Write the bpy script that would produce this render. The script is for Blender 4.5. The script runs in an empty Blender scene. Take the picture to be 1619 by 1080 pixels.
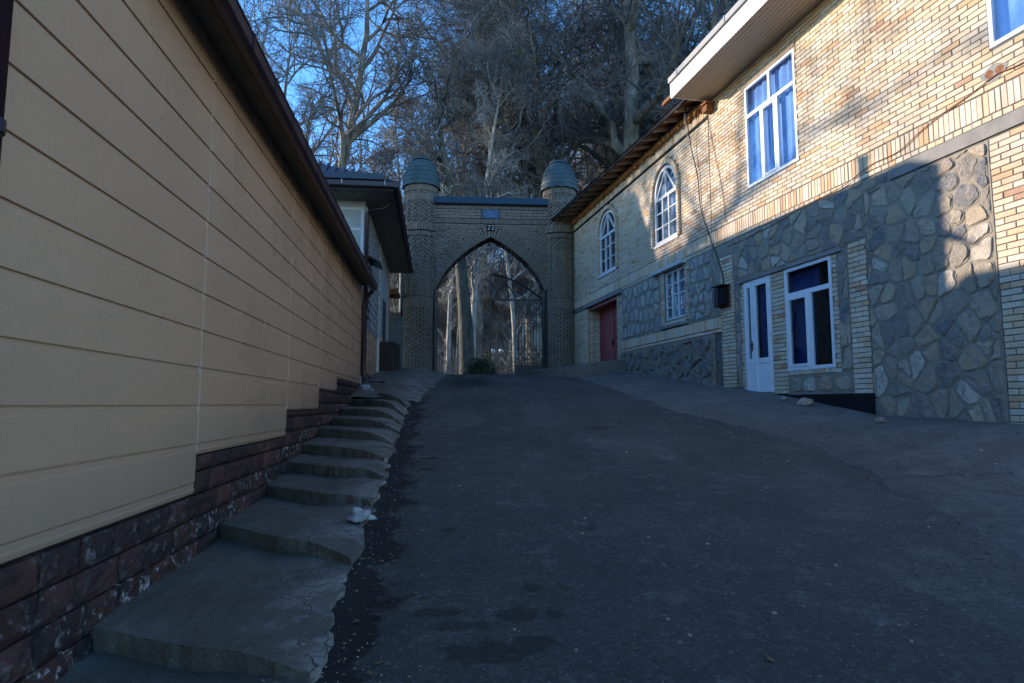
import bpy, bmesh, math, random
import numpy as np
from mathutils import Vector, Matrix

# ------------------------------------------------------------------ camera, sky, sun
sc = bpy.context.scene
COL = sc.collection
PITCH = math.atan(.099)
cam = bpy.data.cameras.new('camera')
cam.sensor_width = 36; cam.lens = 36*1000/1619
cam.clip_start = .05; cam.clip_end = 3000
co = bpy.data.objects.new('camera', cam)
co.location = (0, 0, 0); co.rotation_euler = (math.pi/2+PITCH, 0, 0)
COL.objects.link(co); sc.camera = co

SUN = Vector((-1.137, .520, .285)).normalized()
w = bpy.data.worlds.new("World"); sc.world = w; w.use_nodes = True
nt = w.node_tree
sky = nt.nodes.new('ShaderNodeTexSky'); sky.sky_type = 'NISHITA'; sky.sun_disc = False
sky.sun_elevation = math.asin(SUN.z); sky.sun_rotation = math.atan2(SUN.x, SUN.y)
sky.air_density = 1.0; sky.dust_density = .2; sky.ozone_density = 4.0; sky.altitude = 1200
hs = nt.nodes.new('ShaderNodeHueSaturation'); hs.inputs['Saturation'].default_value = 1.1
nt.links.new(sky.outputs[0], hs.inputs['Color'])
nt.links.new(hs.outputs[0], nt.nodes['Background'].inputs[0])
nt.nodes['Background'].inputs[1].default_value = .15
sl = bpy.data.lights.new('sun', 'SUN'); sl.energy = 2.6; sl.angle = math.radians(.5); sl.color = (1, .86, .70)
so = bpy.data.objects.new('sun', sl); so.rotation_euler = SUN.to_track_quat('Z', 'Y').to_euler(); COL.objects.link(so)
so.location = SUN*60
sc.view_settings.view_transform = 'Standard'; sc.view_settings.look = 'None'
sc.view_settings.gamma = 1; sc.view_settings.exposure = 1.72
sc.cycles.max_bounces = 6; sc.cycles.transparent_max_bounces = 12
sc.cycles.diffuse_bounces = 3; sc.cycles.glossy_bounces = 3
sc.cycles.caustics_reflective = True; sc.cycles.caustics_refractive = False
sc.cycles.sample_clamp_indirect = 6; sc.cycles.blur_glossy = .3
sc.cycles.use_denoising = True

rng = random.Random(7); nr = np.random.default_rng(11)

# ------------------------------------------------------------------ materials
class NT:
    def __init__(s, name, rough=.8, spec=.3):
        s.m = bpy.data.materials.new(name); s.m.use_nodes = True
        s.t = s.m.node_tree; s.b = s.t.nodes['Principled BSDF']
        s.b.inputs['Roughness'].default_value = rough
        s.b.inputs['Specular IOR Level'].default_value = spec
    def n(s, typ, ins=None, **kw):
        o = s.t.nodes.new(typ)
        for k, v in kw.items(): setattr(o, k, v)
        for k, v in (ins or {}).items(): s.set(o.inputs[k], v)
        return o
    def set(s, sock, v):
        if isinstance(v, bpy.types.NodeSocket): s.t.links.new(v, sock)
        else:
            if isinstance(v, tuple) and len(v) == 3 and sock.type == 'RGBA': v = (*v, 1)
            sock.default_value = v
    def obj(s): return s.n('ShaderNodeTexCoord').outputs['Object']
    def geo(s): return s.n('ShaderNodeNewGeometry').outputs['Position']
    def noise(s, scale, vec=None, detail=4, rough=.55, dist=0):
        return s.n('ShaderNodeTexNoise', {'Vector': vec or s.geo(), 'Scale': scale, 'Detail': detail, 'Roughness': rough, 'Distortion': dist}).outputs['Fac']
    def math(s, op, a, b=0., c=None, clamp=False):
        o = s.n('ShaderNodeMath', operation=op, use_clamp=clamp); s.set(o.inputs[0], a); s.set(o.inputs[1], b)
        if c is not None: s.set(o.inputs[2], c)
        return o.outputs[0]
    def ramp(s, fac, stops, interp='LINEAR'):
        o = s.n('ShaderNodeValToRGB', {'Fac': fac}); cr = o.color_ramp; cr.interpolation = interp
        while len(cr.elements) < len(stops): cr.elements.new(.5)
        for e, (p, c) in zip(cr.elements, stops):
            e.position = p; e.color = (*c, 1) if len(c) == 3 else c
        return o.outputs['Color']
    def lev(s, fac, a, b):
        return s.n('ShaderNodeMapRange', {'Value': fac, 'From Min': a, 'From Max': b}).outputs[0]
    def mix(s, fac, a, b, mode='MIX'):
        o = s.n('ShaderNodeMix', data_type='RGBA', blend_type=mode)
        s.set(o.inputs[0], fac); s.set(o.inputs[6], a); s.set(o.inputs[7], b); return o.outputs[2]
    def bump(s, h, dist=.004, strength=1., nrm=None):
        i = {'Height': h, 'Distance': dist, 'Strength': strength}
        if nrm is not None: i['Normal'] = nrm
        return s.n('ShaderNodeBump', i).outputs[0]
    def rnd(s):
        a = s.n('ShaderNodeAttribute', attribute_name='rnd').outputs['Fac']
        o = s.n('ShaderNodeObjectInfo').outputs['Random']
        return s.math('FRACT', s.math('ADD', s.math('MULTIPLY', a, 7.31), s.math('MULTIPLY', o, 3.17)))
    def xyz(s, v): o = s.n('ShaderNodeSeparateXYZ', {0: v}); return o.outputs
    def out(s, col=None, rough=None, nrm=None, metal=None):
        if col is not None: s.set(s.b.inputs['Base Color'], col)
        if rough is not None: s.set(s.b.inputs['Roughness'], rough)
        if nrm is not None: s.set(s.b.inputs['Normal'], nrm)
        if metal is not None: s.set(s.b.inputs['Metallic'], metal)
        return s.m
M = {}
def g(v): return (v, v, v)
def simple(name, col, rough=.6, spec=.4, var=.12, scale=6, bump=.002, bscale=60, metal=None):
    k = NT(name, rough, spec)
    n1 = k.noise(scale); n2 = k.noise(bscale, detail=3)
    c = k.mix(k.lev(n1, .3, .7), tuple(x*(1-var) for x in col), tuple(min(1, x*(1+var)) for x in col))
    M[name] = k.out(c, None, k.bump(n2, bump), metal)
    return M[name]

def brick_mat(name, cols, dirt=.0):
    k = NT(name, .85, .2)
    r = k.rnd()
    c = k.ramp(r, cols, 'CONSTANT')
    r2 = k.math('FRACT', k.math('MULTIPLY', r, 13.7))
    c = k.mix(1, c, k.ramp(r2, [(0, g(.86)), (.5, g(1.)), (1, g(1.06))]), 'MULTIPLY')
    n = k.noise(30); c = k.mix(k.lev(n, .35, .75), c, k.mix(.5, c, (.58, .46, .33)))
    nn = k.noise(.55, detail=7, rough=.6); c = k.mix(k.math('MULTIPLY', k.lev(nn, .42, .75), .38+dirt), c, (.27, .215, .16)); n4 = k.noise(2.0, k.n('ShaderNodeMapping', {'Vector': k.geo(), 'Scale': (2.5, 2.5, .35)}).outputs[0], detail=6); c = k.mix(k.math('MULTIPLY', k.lev(n4, .55, .75), .35), c, (.20, .165, .13))
    f = k.noise(140, detail=3)
    M[name] = k.out(c, None, k.bump(k.math('ADD', f, k.math('MULTIPLY', n, .8)), .004))
brick_mat('pale_brick', [(0, (.66, .525, .38)), (.22, (.68, .57, .44)), (.40, (.66, .49, .34)), (.58, (.70, .60, .49)), (.70, (.65, .44, .27)), (.82, (.66, .52, .41)), (.92, (.61, .36, .20)), (.985, (.38, .21, .14))])
brick_mat('grey_brick', [(0, (.078, .064, .055)), (.3, (.098, .082, .071)), (.6, (.062, .053, .046)), (.85, (.128, .110, .098)), (.95, (.060, .045, .038))], .25)
k = NT('gate_mortar', .95, .1); n = k.noise(9, detail=6); M['gate_mortar'] = k.out(k.ramp(n, [(.3, (.03, .029, .026)), (.7, (.055, .052, .047))]))
k = NT('mortar', .95, .1); n = k.noise(9, detail=6); n2 = k.noise(120)
M['mortar'] = k.out(k.ramp(n, [(.3, (.10, .095, .088)), (.7, (.20, .185, .165))]), None, k.bump(n2, .006))
k = NT('render_grey', .9, .15); n = k.noise(3, detail=7); n2 = k.noise(90)
M['cement'] = k.out(k.ramp(n, [(.3, (.19, .18, .17)), (.7, (.30, .28, .26))]), None, k.bump(n2, .006))
def stone_mat(name, cols):
    k = NT(name, .75, .35)
    r = k.rnd(); c = k.ramp(r, cols, 'CONSTANT')
    v = k.geo()
    n = k.noise(7, detail=7, rough=.65, dist=.4); n2 = k.noise(38, detail=8, rough=.7)
    c = k.mix(k.lev(n, .42, .62), c, k.mix(.6, c, (.36, .30, .25)))
    c = k.mix(k.lev(n2, .45, .7), c, k.mix(.5, c, (.50, .47, .42)))
    c = k.mix(k.math('MULTIPLY', k.lev(k.noise(14, detail=5), .55, .7), .6), c, (.12, .12, .13))
    M[name] = k.out(c, None, k.bump(k.math('ADD', n, n2), .03))
stone_mat('field_stone', [(0, (.34, .27, .19)), (.14, (.45, .36, .26)), (.26, (.21, .18, .155)), (.38, (.46, .32, .19)), (.5, (.29, .24, .185)), (.62, (.13, .13, .15)), (.70, (.52, .40, .27)), (.80, (.17, .14, .12)), (.88, (.36, .27, .20)), (.94, (.62, .53, .43))])
stone_mat('white_stone', [(0, (.44, .43, .41)), (.3, (.36, .36, .36)), (.55, (.50, .48, .45)), (.7, (.26, .27, .30)), (.85, (.40, .37, .33))])
stone_mat('rubble', [(0, (.13, .12, .11)), (.4, (.18, .16, .14)), (.7, (.10, .10, .10))])
k = NT('stone_bed', .9, .2); n = k.noise(6, detail=7, rough=.65); n2 = k.noise(60, detail=5)
M['stone_bed'] = k.out(k.ramp(n, [(.3, (.20, .175, .14)), (.7, (.33, .29, .235))]), None, k.bump(n2, .01))

k = NT('siding', .42, .5)
n = k.noise(1.2, detail=6); n2 = k.noise(230, detail=2); n3 = k.noise(45, detail=4)
c = k.mix(k.lev(n, .3, .7), (.48, .29, .175), (.52, .32, .195))
c = k.mix(1, c, k.ramp(k.rnd(), [(0, g(.96)), (1, g(1.03))]), 'MULTIPLY')
c = k.mix(k.math('MULTIPLY', k.lev(n3, .5, .8), .22), c, (.30, .25, .19))
st = k.noise(1.2, k.n('ShaderNodeMapping', {'Vector': k.geo(), 'Scale': (1., 1., .7)}).outputs[0], detail=6)
c = k.mix(k.math('MULTIPLY', k.lev(st, .5, .75), .04), c, (.30, .225, .16))
low = k.lev(k.math('SUBTRACT', k.math('SUBTRACT', k.xyz(k.geo())[2], k.math('MULTIPLY', k.xyz(k.geo())[1], .11)), k.math('MULTIPLY', st, .5)), -.75, -1.15)
c = k.mix(k.math('MULTIPLY', low, .45), c, (.20, .16, .12))
M['siding'] = k.out(c, k.ramp(k.noise(.9, k.n('ShaderNodeMapping', {'Vector': k.geo(), 'Scale': (1., 1., .45)}).outputs[0], detail=3), [(.40, g(.23)), (.62, g(.38))]), k.bump(k.math('ADD', n2, n3), .0016))
simple('siding_back', (.33, .28, .21), .7)
simple('soffit', (.20, .16, .12), .6, bump=.0005)
k = NT('soffit_board', .5, .4); n = k.noise(3)
M['soffit_board'] = k.out(k.mix(n, (.36, .30, .225), (.42, .355, .27)))
simple('plum_metal', (.036, .016, .021), .35, .5, .15, 3, .0004)
simple('white_metal', (.62, .62, .62), .4, .5, .12, 5, .001, 25)
simple('roof_grey', (.22, .22, .23), .5, .5)
simple('roof_plum', (.07, .05, .06), .5, .5)
simple('upvc', (.74, .75, .78), .3, .5, .04, 5, .0002)
simple('old_paint', (.62, .62, .62), .55, .4, .15, 20, .001)
simple('cement_white', (.55, .54, .52), .8, .2)
k = NT('plinth_stone', .7, .35)
n = k.noise(5, detail=7, rough=.65); n2 = k.noise(16, detail=8, rough=.7); r = k.rnd()
c = k.ramp(r, [(0, (.055, .022, .017)), (.25, (.078, .031, .023)), (.5, (.040, .019, .016)), (.75, (.095, .040, .030)), (.9, (.032, .020, .018))], 'CONSTANT')
c = k.mix(k.math('MULTIPLY', k.lev(n, .42, .6), .85), c, (.018, .014, .013))
z = k.n('ShaderNodeAttribute', attribute_name='salt').outputs['Fac']
s_ = k.math('MULTIPLY', k.lev(n2, .54, .63), z, clamp=True)
c = k.mix(s_, c, (.5, .47, .45))
M['plinth_stone'] = k.out(c, None, k.bump(k.math('ADD', n, n2), .022))
simple('plinth_bed', (.035, .022, .02), .9)
k = NT('step_concrete', .8, .25); v = k.geo()
n = k.noise(2.2, detail=8, rough=.62); n2 = k.noise(45, detail=6, rough=.7); n3 = k.noise(.9, detail=6, dist=.8)
c = k.ramp(n, [(.3, (.085, .075, .058)), (.55, (.135, .12, .096)), (.75, (.20, .18, .15))])
xx = k.xyz(v); e = k.math('ADD', xx[0], k.math('MULTIPLY', xx[1], .12))   # distance from wall line
near_edge = k.math('MULTIPLY', k.lev(e, -1.05, -.55), k.lev(k.noise(2.6, detail=7, rough=.6), .47, .53), clamp=True)
c = k.mix(k.math('MULTIPLY', near_edge, .8), c, (.27, .245, .22))
vor = k.n('ShaderNodeTexVoronoi', {'Vector': k.n('ShaderNodeVectorMath', {0: v, 1: k.n('ShaderNodeTexNoise', {'Scale': 3., 'Vector': v}).outputs['Color']}, operation='ADD').outputs[0], 'Scale': 5.}, feature='DISTANCE_TO_EDGE').outputs['Distance']
crk = k.math('MULTIPLY', k.math('SUBTRACT', 1, k.lev(vor, .0, .025)), near_edge)
c = k.mix(crk, c, (.03, .03, .03))
c = k.mix(k.math('MULTIPLY', k.lev(k.noise(70, detail=2), .62, .7), .7), c, (.26, .26, .25))
M['step_concrete'] = k.out(c, k.ramp(n, [(.3, g(.55)), (.7, g(.9))]), k.bump(k.math('SUBTRACT', k.math('ADD', n2, n), k.math('MULTIPLY', crk, 2)), .014))

# asphalt: aggregate, worn patches, wet gutter strip, oil and damp stains
k = NT('asphalt', .85, .3); v = k.geo(); X, Y, Z = k.xyz(v)[:3]
n1 = k.noise(.7, detail=7, rough=.6); n2 = k.noise(8, detail=7, rough=.65); n3 = k.noise(160, detail=4, rough=.7)
c = k.ramp(n1, [(.3, (.10, .090, .078)), (.5, (.148, .134, .117)), (.7, (.215, .195, .17))])
c = k.mix(k.lev(n2, .35, .75), k.mix(.5, c, (.075, .072, .068)), c)
pt = k.noise(.45, k.n('ShaderNodeMapping', {'Vector': v, 'Scale': (1.6, .6, 1.)}).outputs[0], detail=8, rough=.7); c = k.mix(k.lev(pt, .45, .53), k.mix(.55, c, (.07, .068, .064)), c)
br = k.noise(3.2, detail=8, rough=.72); c = k.mix(k.math('MULTIPLY', k.lev(br, .54, .66), .6), c, (.27, .25, .22))
c = k.mix(k.math('MULTIPLY', k.lev(n3, .35, .7), .55), k.mix(.5, c, (.06, .058, .056)), c)
sp = k.n('ShaderNodeTexVoronoi', {'Vector': v, 'Scale': 26.}); spd = sp.outputs['Distance']; spc = k.xyz(sp.outputs['Color'])[0]
spot = k.math('MULTIPLY', k.math('SUBTRACT', 1, k.lev(spd, .1, .2)), k.math('GREATER_THAN', spc, .72))
c = k.mix(k.math('MULTIPLY', spot, .8), c, (.34, .32, .29))
vg = k.n('ShaderNodeTexVoronoi', {'Vector': v, 'Scale': 60.}); c = k.mix(.42, c, k.mix(1, c, k.ramp(k.xyz(vg.outputs['Color'])[0], [(0, g(.45)), (.6, g(1.)), (.9, g(1.5)), (1, g(2.2))]), 'MULTIPLY'))
sp2 = k.n('ShaderNodeTexVoronoi', {'Vector': v, 'Scale': 15.}); 
spot2 = k.math('MULTIPLY', k.math('SUBTRACT', 1, k.lev(sp2.outputs['Distance'], .08, .16)), k.math('GREATER_THAN', k.xyz(sp2.outputs['Color'])[0], .82))
c = k.mix(k.math('MULTIPLY', spot2, .8), c, (.02, .02, .022))
sp3 = k.n('ShaderNodeTexVoronoi', {'Vector': v, 'Scale': 5.})
spot3 = k.math('MULTIPLY', k.math('SUBTRACT', 1, k.lev(sp3.outputs['Distance'], .05, .1)), k.math('GREATER_THAN', k.xyz(sp3.outputs['Color'])[0], .8))
c = k.mix(k.math('MULTIPLY', spot3, .5), c, (.30, .29, .27))
jag = k.math('MULTIPLY', k.math('SUBTRACT', k.n('ShaderNodeTexNoise', {'Vector': k.n('ShaderNodeMapping', {'Vector': v, 'Scale': (1., 1.15, 1.)}).outputs[0], 'Scale': 2.3, 'Detail': 8., 'Roughness': .66}).outputs['Fac'], .5), 1.1)
ge = k.math('ADD', k.math('ADD', X, k.math('MULTIPLY', Y, .12)), jag)
wet = k.math('SUBTRACT', 1, k.lev(ge, -.31, -.22))
blobs = []
for (bx, by, rx, ry) in [(-.24, 3.18, .15, .05), (-.13, 2.92, .17, .10), (.12, 3.6, .05, .05), (-.40, 3.32, .13, .045), (.03, 3.30, .1, .09), (.22, 3.28, .05, .05), (1.22, 8.9, .12, .12), (.1, 3.02, .1, .06), (.3, 3.6, .04, .05), (-.9, 7.0, .08, .06), (-.86, 6.5, .09, .06), (-.45, 4.6, .05, .05), (-.95, 6.2, .06, .05), (.55, 4.6, .05, .04), (-1.1, 16.5, .55, 1.6)]:
    dx = k.math('DIVIDE', k.math('SUBTRACT', X, bx), rx); dy = k.math('DIVIDE', k.math('SUBTRACT', Y, by), ry)
    d = k.math('SQRT', k.math('ADD', k.math('MULTIPLY', dx, dx), k.math('MULTIPLY', dy, dy)))
    d = k.math('ADD', d, k.math('MULTIPLY', k.math('SUBTRACT', k.noise(9., detail=7, rough=.75), .5), 3.4))
    blobs.append(k.math('SUBTRACT', 1, k.lev(d, .8, 1.15)))
bl = blobs[0]
for b in blobs[1:]: bl = k.math('MAXIMUM', bl, b)
dk = k.math('MAXIMUM', wet, k.math('MULTIPLY', bl, .72))
c = k.mix(k.math('MULTIPLY', dk, .9), c, (.012, .011, .010))
cv = k.n('ShaderNodeTexVoronoi', {'Vector': k.n('ShaderNodeVectorMath', {0: v, 1: k.n('ShaderNodeTexNoise', {'Scale': 2., 'Vector': v, 'Detail': 5.}).outputs['Color']}, operation='ADD').outputs[0], 'Scale': .55}, feature='DISTANCE_TO_EDGE').outputs['Distance']
ck = k.math('MULTIPLY', k.math('SUBTRACT', 1, k.lev(cv, .001, .005)), k.lev(k.noise(.5), .55, .7))
c = k.mix(k.math('MULTIPLY', ck, .6), c, (.03, .03, .03))
M['asphalt'] = k.out(c, k.math('SUBTRACT', .9, k.math('MULTIPLY', dk, .22)), k.bump(k.math('ADD', k.math('ADD', n3, k.math('MULTIPLY', n2, 1.2)), k.math('ADD', k.math('MULTIPLY', spot, .6), k.math('SUBTRACT', 1, vg.outputs['Distance']))), .014))

k = NT('pavement', .85, .25); v = k.geo(); X, Y, Z = k.xyz(v)[:3]
n1 = k.noise(.8, detail=8, rough=.62); n2 = k.noise(6, detail=7, rough=.65); n3 = k.noise(120, detail=4)
c = k.ramp(n1, [(.3, (.125, .118, .107)), (.5, (.17, .16, .146)), (.7, (.23, .216, .197))])
c = k.mix(k.lev(n2, .4, .7), k.mix(.5, c, (.10, .095, .088)), c)
c = k.mix(k.math('MULTIPLY', k.lev(k.n('ShaderNodeTexNoise', {'Vector': v, 'Scale': .9, 'Detail': 5.}).outputs['Fac'], .52, .62), k.lev(Y, 9., 6.)), c, (.14, .122, .105))
ed = k.math('ADD', k.n('ShaderNodeAttribute', attribute_name='edge').outputs['Fac'], k.math('MULTIPLY', k.math('SUBTRACT', k.noise(1.6, detail=7, rough=.65), .5), 2.2))
c = k.mix(k.math('MULTIPLY', k.lev(ed, 1.3, .2), k.lev(Y, 11., 7.)), c, k.mix(k.lev(n2, .35, .75), (.085, .081, .074), (.14, .133, .121)))
n3b = k.n('ShaderNodeTexVoronoi', {'Vector': v, 'Scale': 60.}); c = k.mix(.3, c, k.mix(1, c, k.ramp(k.xyz(n3b.outputs['Color'])[0], [(0, g(.5)), (.6, g(1.)), (1, g(1.9))]), 'MULTIPLY'))
cv = k.n('ShaderNodeTexVoronoi', {'Vector': k.n('ShaderNodeVectorMath', {0: v, 1: k.n('ShaderNodeTexNoise', {'Scale': 1.6, 'Vector': v, 'Detail': 6.}).outputs['Color']}, operation='ADD').outputs[0], 'Scale': .8}, feature='DISTANCE_TO_EDGE').outputs['Distance']
ck = k.math('SUBTRACT', 1, k.lev(cv, .001, .008))
c = k.mix(k.math('MULTIPLY', ck, k.lev(n1, .45, .6)), c, (.04, .037, .034))
M['pavement'] = k.out(c, None, k.bump(k.math('ADD', n2, n3), .010))
k = NT('earth', .95, .1); n = k.noise(1.5, detail=8); n2 = k.noise(30)
M['earth'] = k.out(k.ramp(n, [(.3, (.05, .045, .03)), (.7, (.12, .10, .07))]), None, k.bump(n2, .03))

# glass: thin pane, clear with sky reflections; old panes are wavier, so their reflection is softer
def glass(name, rough, base):
    k = NT(name)
    tr = k.n('ShaderNodeBsdfTransparent', {'Color': (.82, .88, .95)})
    gl = k.n('ShaderNodeBsdfGlossy', {'Color': (.95, .97, 1.), 'Roughness': rough, 'Normal': k.bump(k.noise(2.2, detail=2), .012)})
    gg = k.n('ShaderNodeNewGeometry'); dp = k.n('ShaderNodeVectorMath', {0: gg.outputs['Normal'], 1: gg.outputs['Incoming']}, operation='DOT_PRODUCT').outputs['Value']
    fq = k.math('POWER', k.math('SUBTRACT', 1, k.math('ABSOLUTE', dp)), 4.5)
    mx = k.n('ShaderNodeMixShader', {0: k.math('ADD', k.math('MULTIPLY', fq, .85), base, clamp=True), 1: tr.outputs[0], 2: gl.outputs[0]})
    k.t.links.new(mx.outputs[0], k.t.nodes['Material Output'].inputs['Surface']); M[name] = k.m
glass('glass', .03, .045); glass('wavy_glass', .05, .08)
def cloth(name, c0, c1):
    k = NT(name, .9, .1)
    mp = k.n('ShaderNodeMapping', {'Vector': k.obj(), 'Scale': (9., 9., .35)}).outputs[0]
    n = k.noise(2.2, mp, detail=4)
    M[name] = k.out(k.ramp(n, [(.3, c0), (.7, c1)]))
cloth('blue_curtain', (.27, .42, .70), (.40, .56, .84))  # curtain colour carries the pale blue sky reflection of the upper panes
cloth('navy_blind', (.002, .030, .10), (.004, .045, .15))
cloth('white_curtain', (.36, .38, .40), (.62, .62, .62))
simple('dark_room', (.012, .014, .02), .9)
simple('blue_plastic', (.02, .06, .45), .4)
k = NT('red_paint', .42, .5); n = k.noise(5, detail=8, rough=.7); n2 = k.noise(22, detail=8, rough=.75)
c = k.mix(k.lev(n, .3, .7), (.20, .022, .03), (.33, .05, .06)); c = k.mix(k.lev(n2, .66, .70), c, (.5, .38, .34))
M['red_paint'] = k.out(c, None, k.bump(n2, .002))
k = NT('old_wood', .85, .2); n = k.noise(3, k.n('ShaderNodeMapping', {'Vector': k.obj(), 'Scale': (12., 3., 12.)}).outputs[0], detail=6)
M['old_wood'] = k.out(k.ramp(n, [(.3, (.12, .05, .025)), (.7, (.28, .125, .06))]), None, k.bump(n, .004))
simple('rafter_wood', (.30, .22, .16), .8, .2, .25, 12)
k = NT('straw_clay', .95, .1); n = k.noise(22, detail=8, rough=.75); n2 = k.noise(4, detail=4)
M['straw_clay'] = k.out(k.ramp(n, [(.3, (.26, .12, .045)), (.55, (.44, .23, .10)), (.75, (.56, .36, .19))]), None, k.bump(n, .03))
k = NT('tin_roof', .6, .35); n = k.noise(2, detail=6); r = k.rnd()
M['tin_roof'] = k.out(k.mix(k.lev(n, .3, .7), k.ramp(r, [(0, (.028, .052, .062)), (1, (.05, .082, .092))]), (.065, .095, .10)), None, k.bump(k.noise(8), .006))
simple('blue_tin', (.022, .042, .065), .4, .5, .2, 2)
simple('iron', (.012, .012, .014), .5, .5, .2)
simple('black_paint', (.010, .010, .012), .8, .2, .2)
simple('cable', (.015, .015, .017), .6)
simple('blue_plaque', (.04, .10, .20), .5)
simple('plaque_text', (.16, .2, .25), .6)
simple('white_text', (.55, .55, .52), .6)
simple('lamp_globe', (.8, .8, .78), .35, .5, .03)
simple('green_wall', (.10, .13, .12), .8)
simple('pale_panel', (.42, .43, .40), .6)
k = NT('lattice_blue', .7, .3); n = k.noise(3)
M['lattice_blue'] = k.out(k.mix(n, (.16, .19, .20), (.22, .25, .26)))
simple('bag_white', (.30, .29, .29), .5, .4, .2, 20, .01, 15)
def bark(name, c0, c1, c2, sc1=2.5):
    k = NT(name, .85, .2); mp = k.n('ShaderNodeMapping', {'Vector': k.geo(), 'Scale': (1., 1., .5)}).outputs[0]
    n = k.noise(sc1, mp, detail=5, rough=.6, dist=.5); n2 = k.noise(14, mp, detail=6, rough=.7)
    c = k.ramp(n, [(.35, c0), (.5, c1), (.62, c2)]); c = k.mix(k.lev(n2, .4, .7), k.mix(.35, c, (.06, .055, .045)), c)
    M[name] = k.out(c, None, k.bump(k.math('ADD', n, n2), .05))
bark('plane_bark', (.16, .155, .13), (.30, .285, .24), (.50, .47, .41))
bark('pale_bark', (.34, .31, .27), (.55, .52, .47), (.68, .65, .60), 4)
bark('dark_bark', (.05, .055, .04), (.10, .10, .075), (.17, .16, .12))
simple('twig', (.18, .18, .18), .85, .15, .3, .8, .001, 5)
simple('twig_pale', (.34, .33, .32), .85, .15, .3, .8, .001, 5)
simple('bush_leaf', (.05, .07, .035), .6, .3, .4, 6)

# ------------------------------------------------------------------ mesh helpers
class MB:
    """collects polygons; build() links ONE mesh object"""
    def __init__(s): s.v = []; s.f = []; s.r = []; s.n = 0; s.cur = 0.
    def add(s, verts, faces, r=None):
        b = s.n; s.v.extend(verts); s.n += len(verts)
        for f in faces: s.f.append(tuple(b+i for i in f)); s.r.append(s.cur if r is None else r)
        return s
    def box(s, x0, x1, y0, y1, z0, z1, r=None):
        v = [(x, y, z) for z in (z0, z1) for y in (y0, y1) for x in (x0, x1)]
        return s.add(v, [(0, 2, 3, 1), (4, 5, 7, 6), (0, 1, 5, 4), (2, 6, 7, 3), (0, 4, 6, 2), (1, 3, 7, 5)], r)
    def cbox(s, x0, x1, y0, y1, z0, z1, c=.004, side=1, r=None):
        """box whose street face (y1 when side=1, y0 when side=-1) is chamfered"""
        yb, yf = (y0, y1) if side > 0 else (y1, y0); ym = yf-side*c
        v = [(x0, yb, z0), (x1, yb, z0), (x1, yb, z1), (x0, yb, z1), (x0, ym, z0), (x1, ym, z0), (x1, ym, z1), (x0, ym, z1),
             (x0+c, yf, z0+c), (x1-c, yf, z0+c), (x1-c, yf, z1-c), (x0+c, yf, z1-c)]
        f = [(8, 9, 10, 11)]
        for i in range(4):
            j = (i+1) % 4; f += [(i, j, j+4, i+4), (i+4, j+4, j+8, i+8)]
        return s.add(v, f, r)
    def prism(s, poly, y0, y1, r=None):
        """polygon in x,z extruded along y"""
        n = len(poly); v = [(x, y0, z) for x, z in poly]+[(x, y1, z) for x, z in poly]
        return s.add(v, [tuple(range(n)), tuple(range(2*n-1, n-1, -1))]+[(i, (i+1) % n, n+(i+1) % n, n+i) for i in range(n)], r)
    def tube(s, pts, rad, k=6, r=None, cap=True):
        pts = [Vector(p) for p in pts]; n = len(pts)
        rads = rad if isinstance(rad, (list, tuple)) else [rad]*n
        v = []
        for i, p in enumerate(pts):
            t = (pts[min(i+1, n-1)]-pts[max(i-1, 0)]).normalized()
            a = Vector((0, 0, 1)) if abs(t.z) < .9 else Vector((1, 0, 0))
            u = t.cross(a).normalized(); q = t.cross(u)
            for j in range(k):
                an = 2*math.pi*j/k; v.append(tuple(p+(u*math.cos(an)+q*math.sin(an))*rads[i]))
        f = [(i*k+j, i*k+(j+1) % k, (i+1)*k+(j+1) % k, (i+1)*k+j) for i in range(n-1) for j in range(k)]
        if cap: f += [tuple(range(k)), tuple((n-1)*k+j for j in range(k))]
        return s.add(v, f, r)
    def bar(s, a, b, w, d=None, r=None):
        """square bar between two points"""
        d = d or w; a = Vector(a); b = Vector(b); t = (b-a).normalized()
        h = Vector((0, 1, 0)) if abs(t.y) < .9 else Vector((1, 0, 0))
        u = t.cross(h).normalized()*w/2; q = h*d/2
        v = [tuple(p+i*u+j*q) for p in (a, b) for i, j in ((-1, -1), (1, -1), (1, 1), (-1, 1))]
        return s.add(v, [(0, 1, 2, 3), (7, 6, 5, 4), (0, 4, 5, 1), (1, 5, 6, 2), (2, 6, 7, 3), (3, 7, 4, 0)], r)
    def lathe(s, prof, k=24, cx=0, cy=0, r=None, a0=0, a1=2*math.pi):
        full = abs(a1-a0-2*math.pi) < 1e-6; m = k if full else k+1; v = []
        for (rr, z) in prof:
            for j in range(m):
                a = a0+(a1-a0)*j/k; v.append((cx+rr*math.cos(a), cy+rr*math.sin(a), z))
        f = [(i*m+j, i*m+(j+1) % m, (i+1)*m+(j+1) % m, (i+1)*m+j) for i in range(len(prof)-1) for j in range(k)]
        return s.add(v, f, r)
    def mesh(s, name, mat, smooth=False):
        me = bpy.data.meshes.new(name); me.from_pydata(s.v, [], s.f)
        a = me.attributes.new('rnd', 'FLOAT', 'FACE'); a.data.foreach_set('value', np.array(s.r, dtype=np.float32))
        me.materials.append(M[mat] if isinstance(mat, str) else mat)
        if smooth: me.polygons.foreach_set('use_smooth', [True]*len(me.polygons))
        me.update(); return me
    def build(s, name, mat, parent=None, smooth=False, stuff=False):
        return link(name, s.mesh(name, mat, smooth), parent, stuff)
def link(name, me, parent=None, stuff=False):
    o = bpy.data.objects.new(name, me); COL.objects.link(o)
    if parent is not None: o.parent = parent
    if stuff: o['kind'] = 'stuff'
    return o
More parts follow.
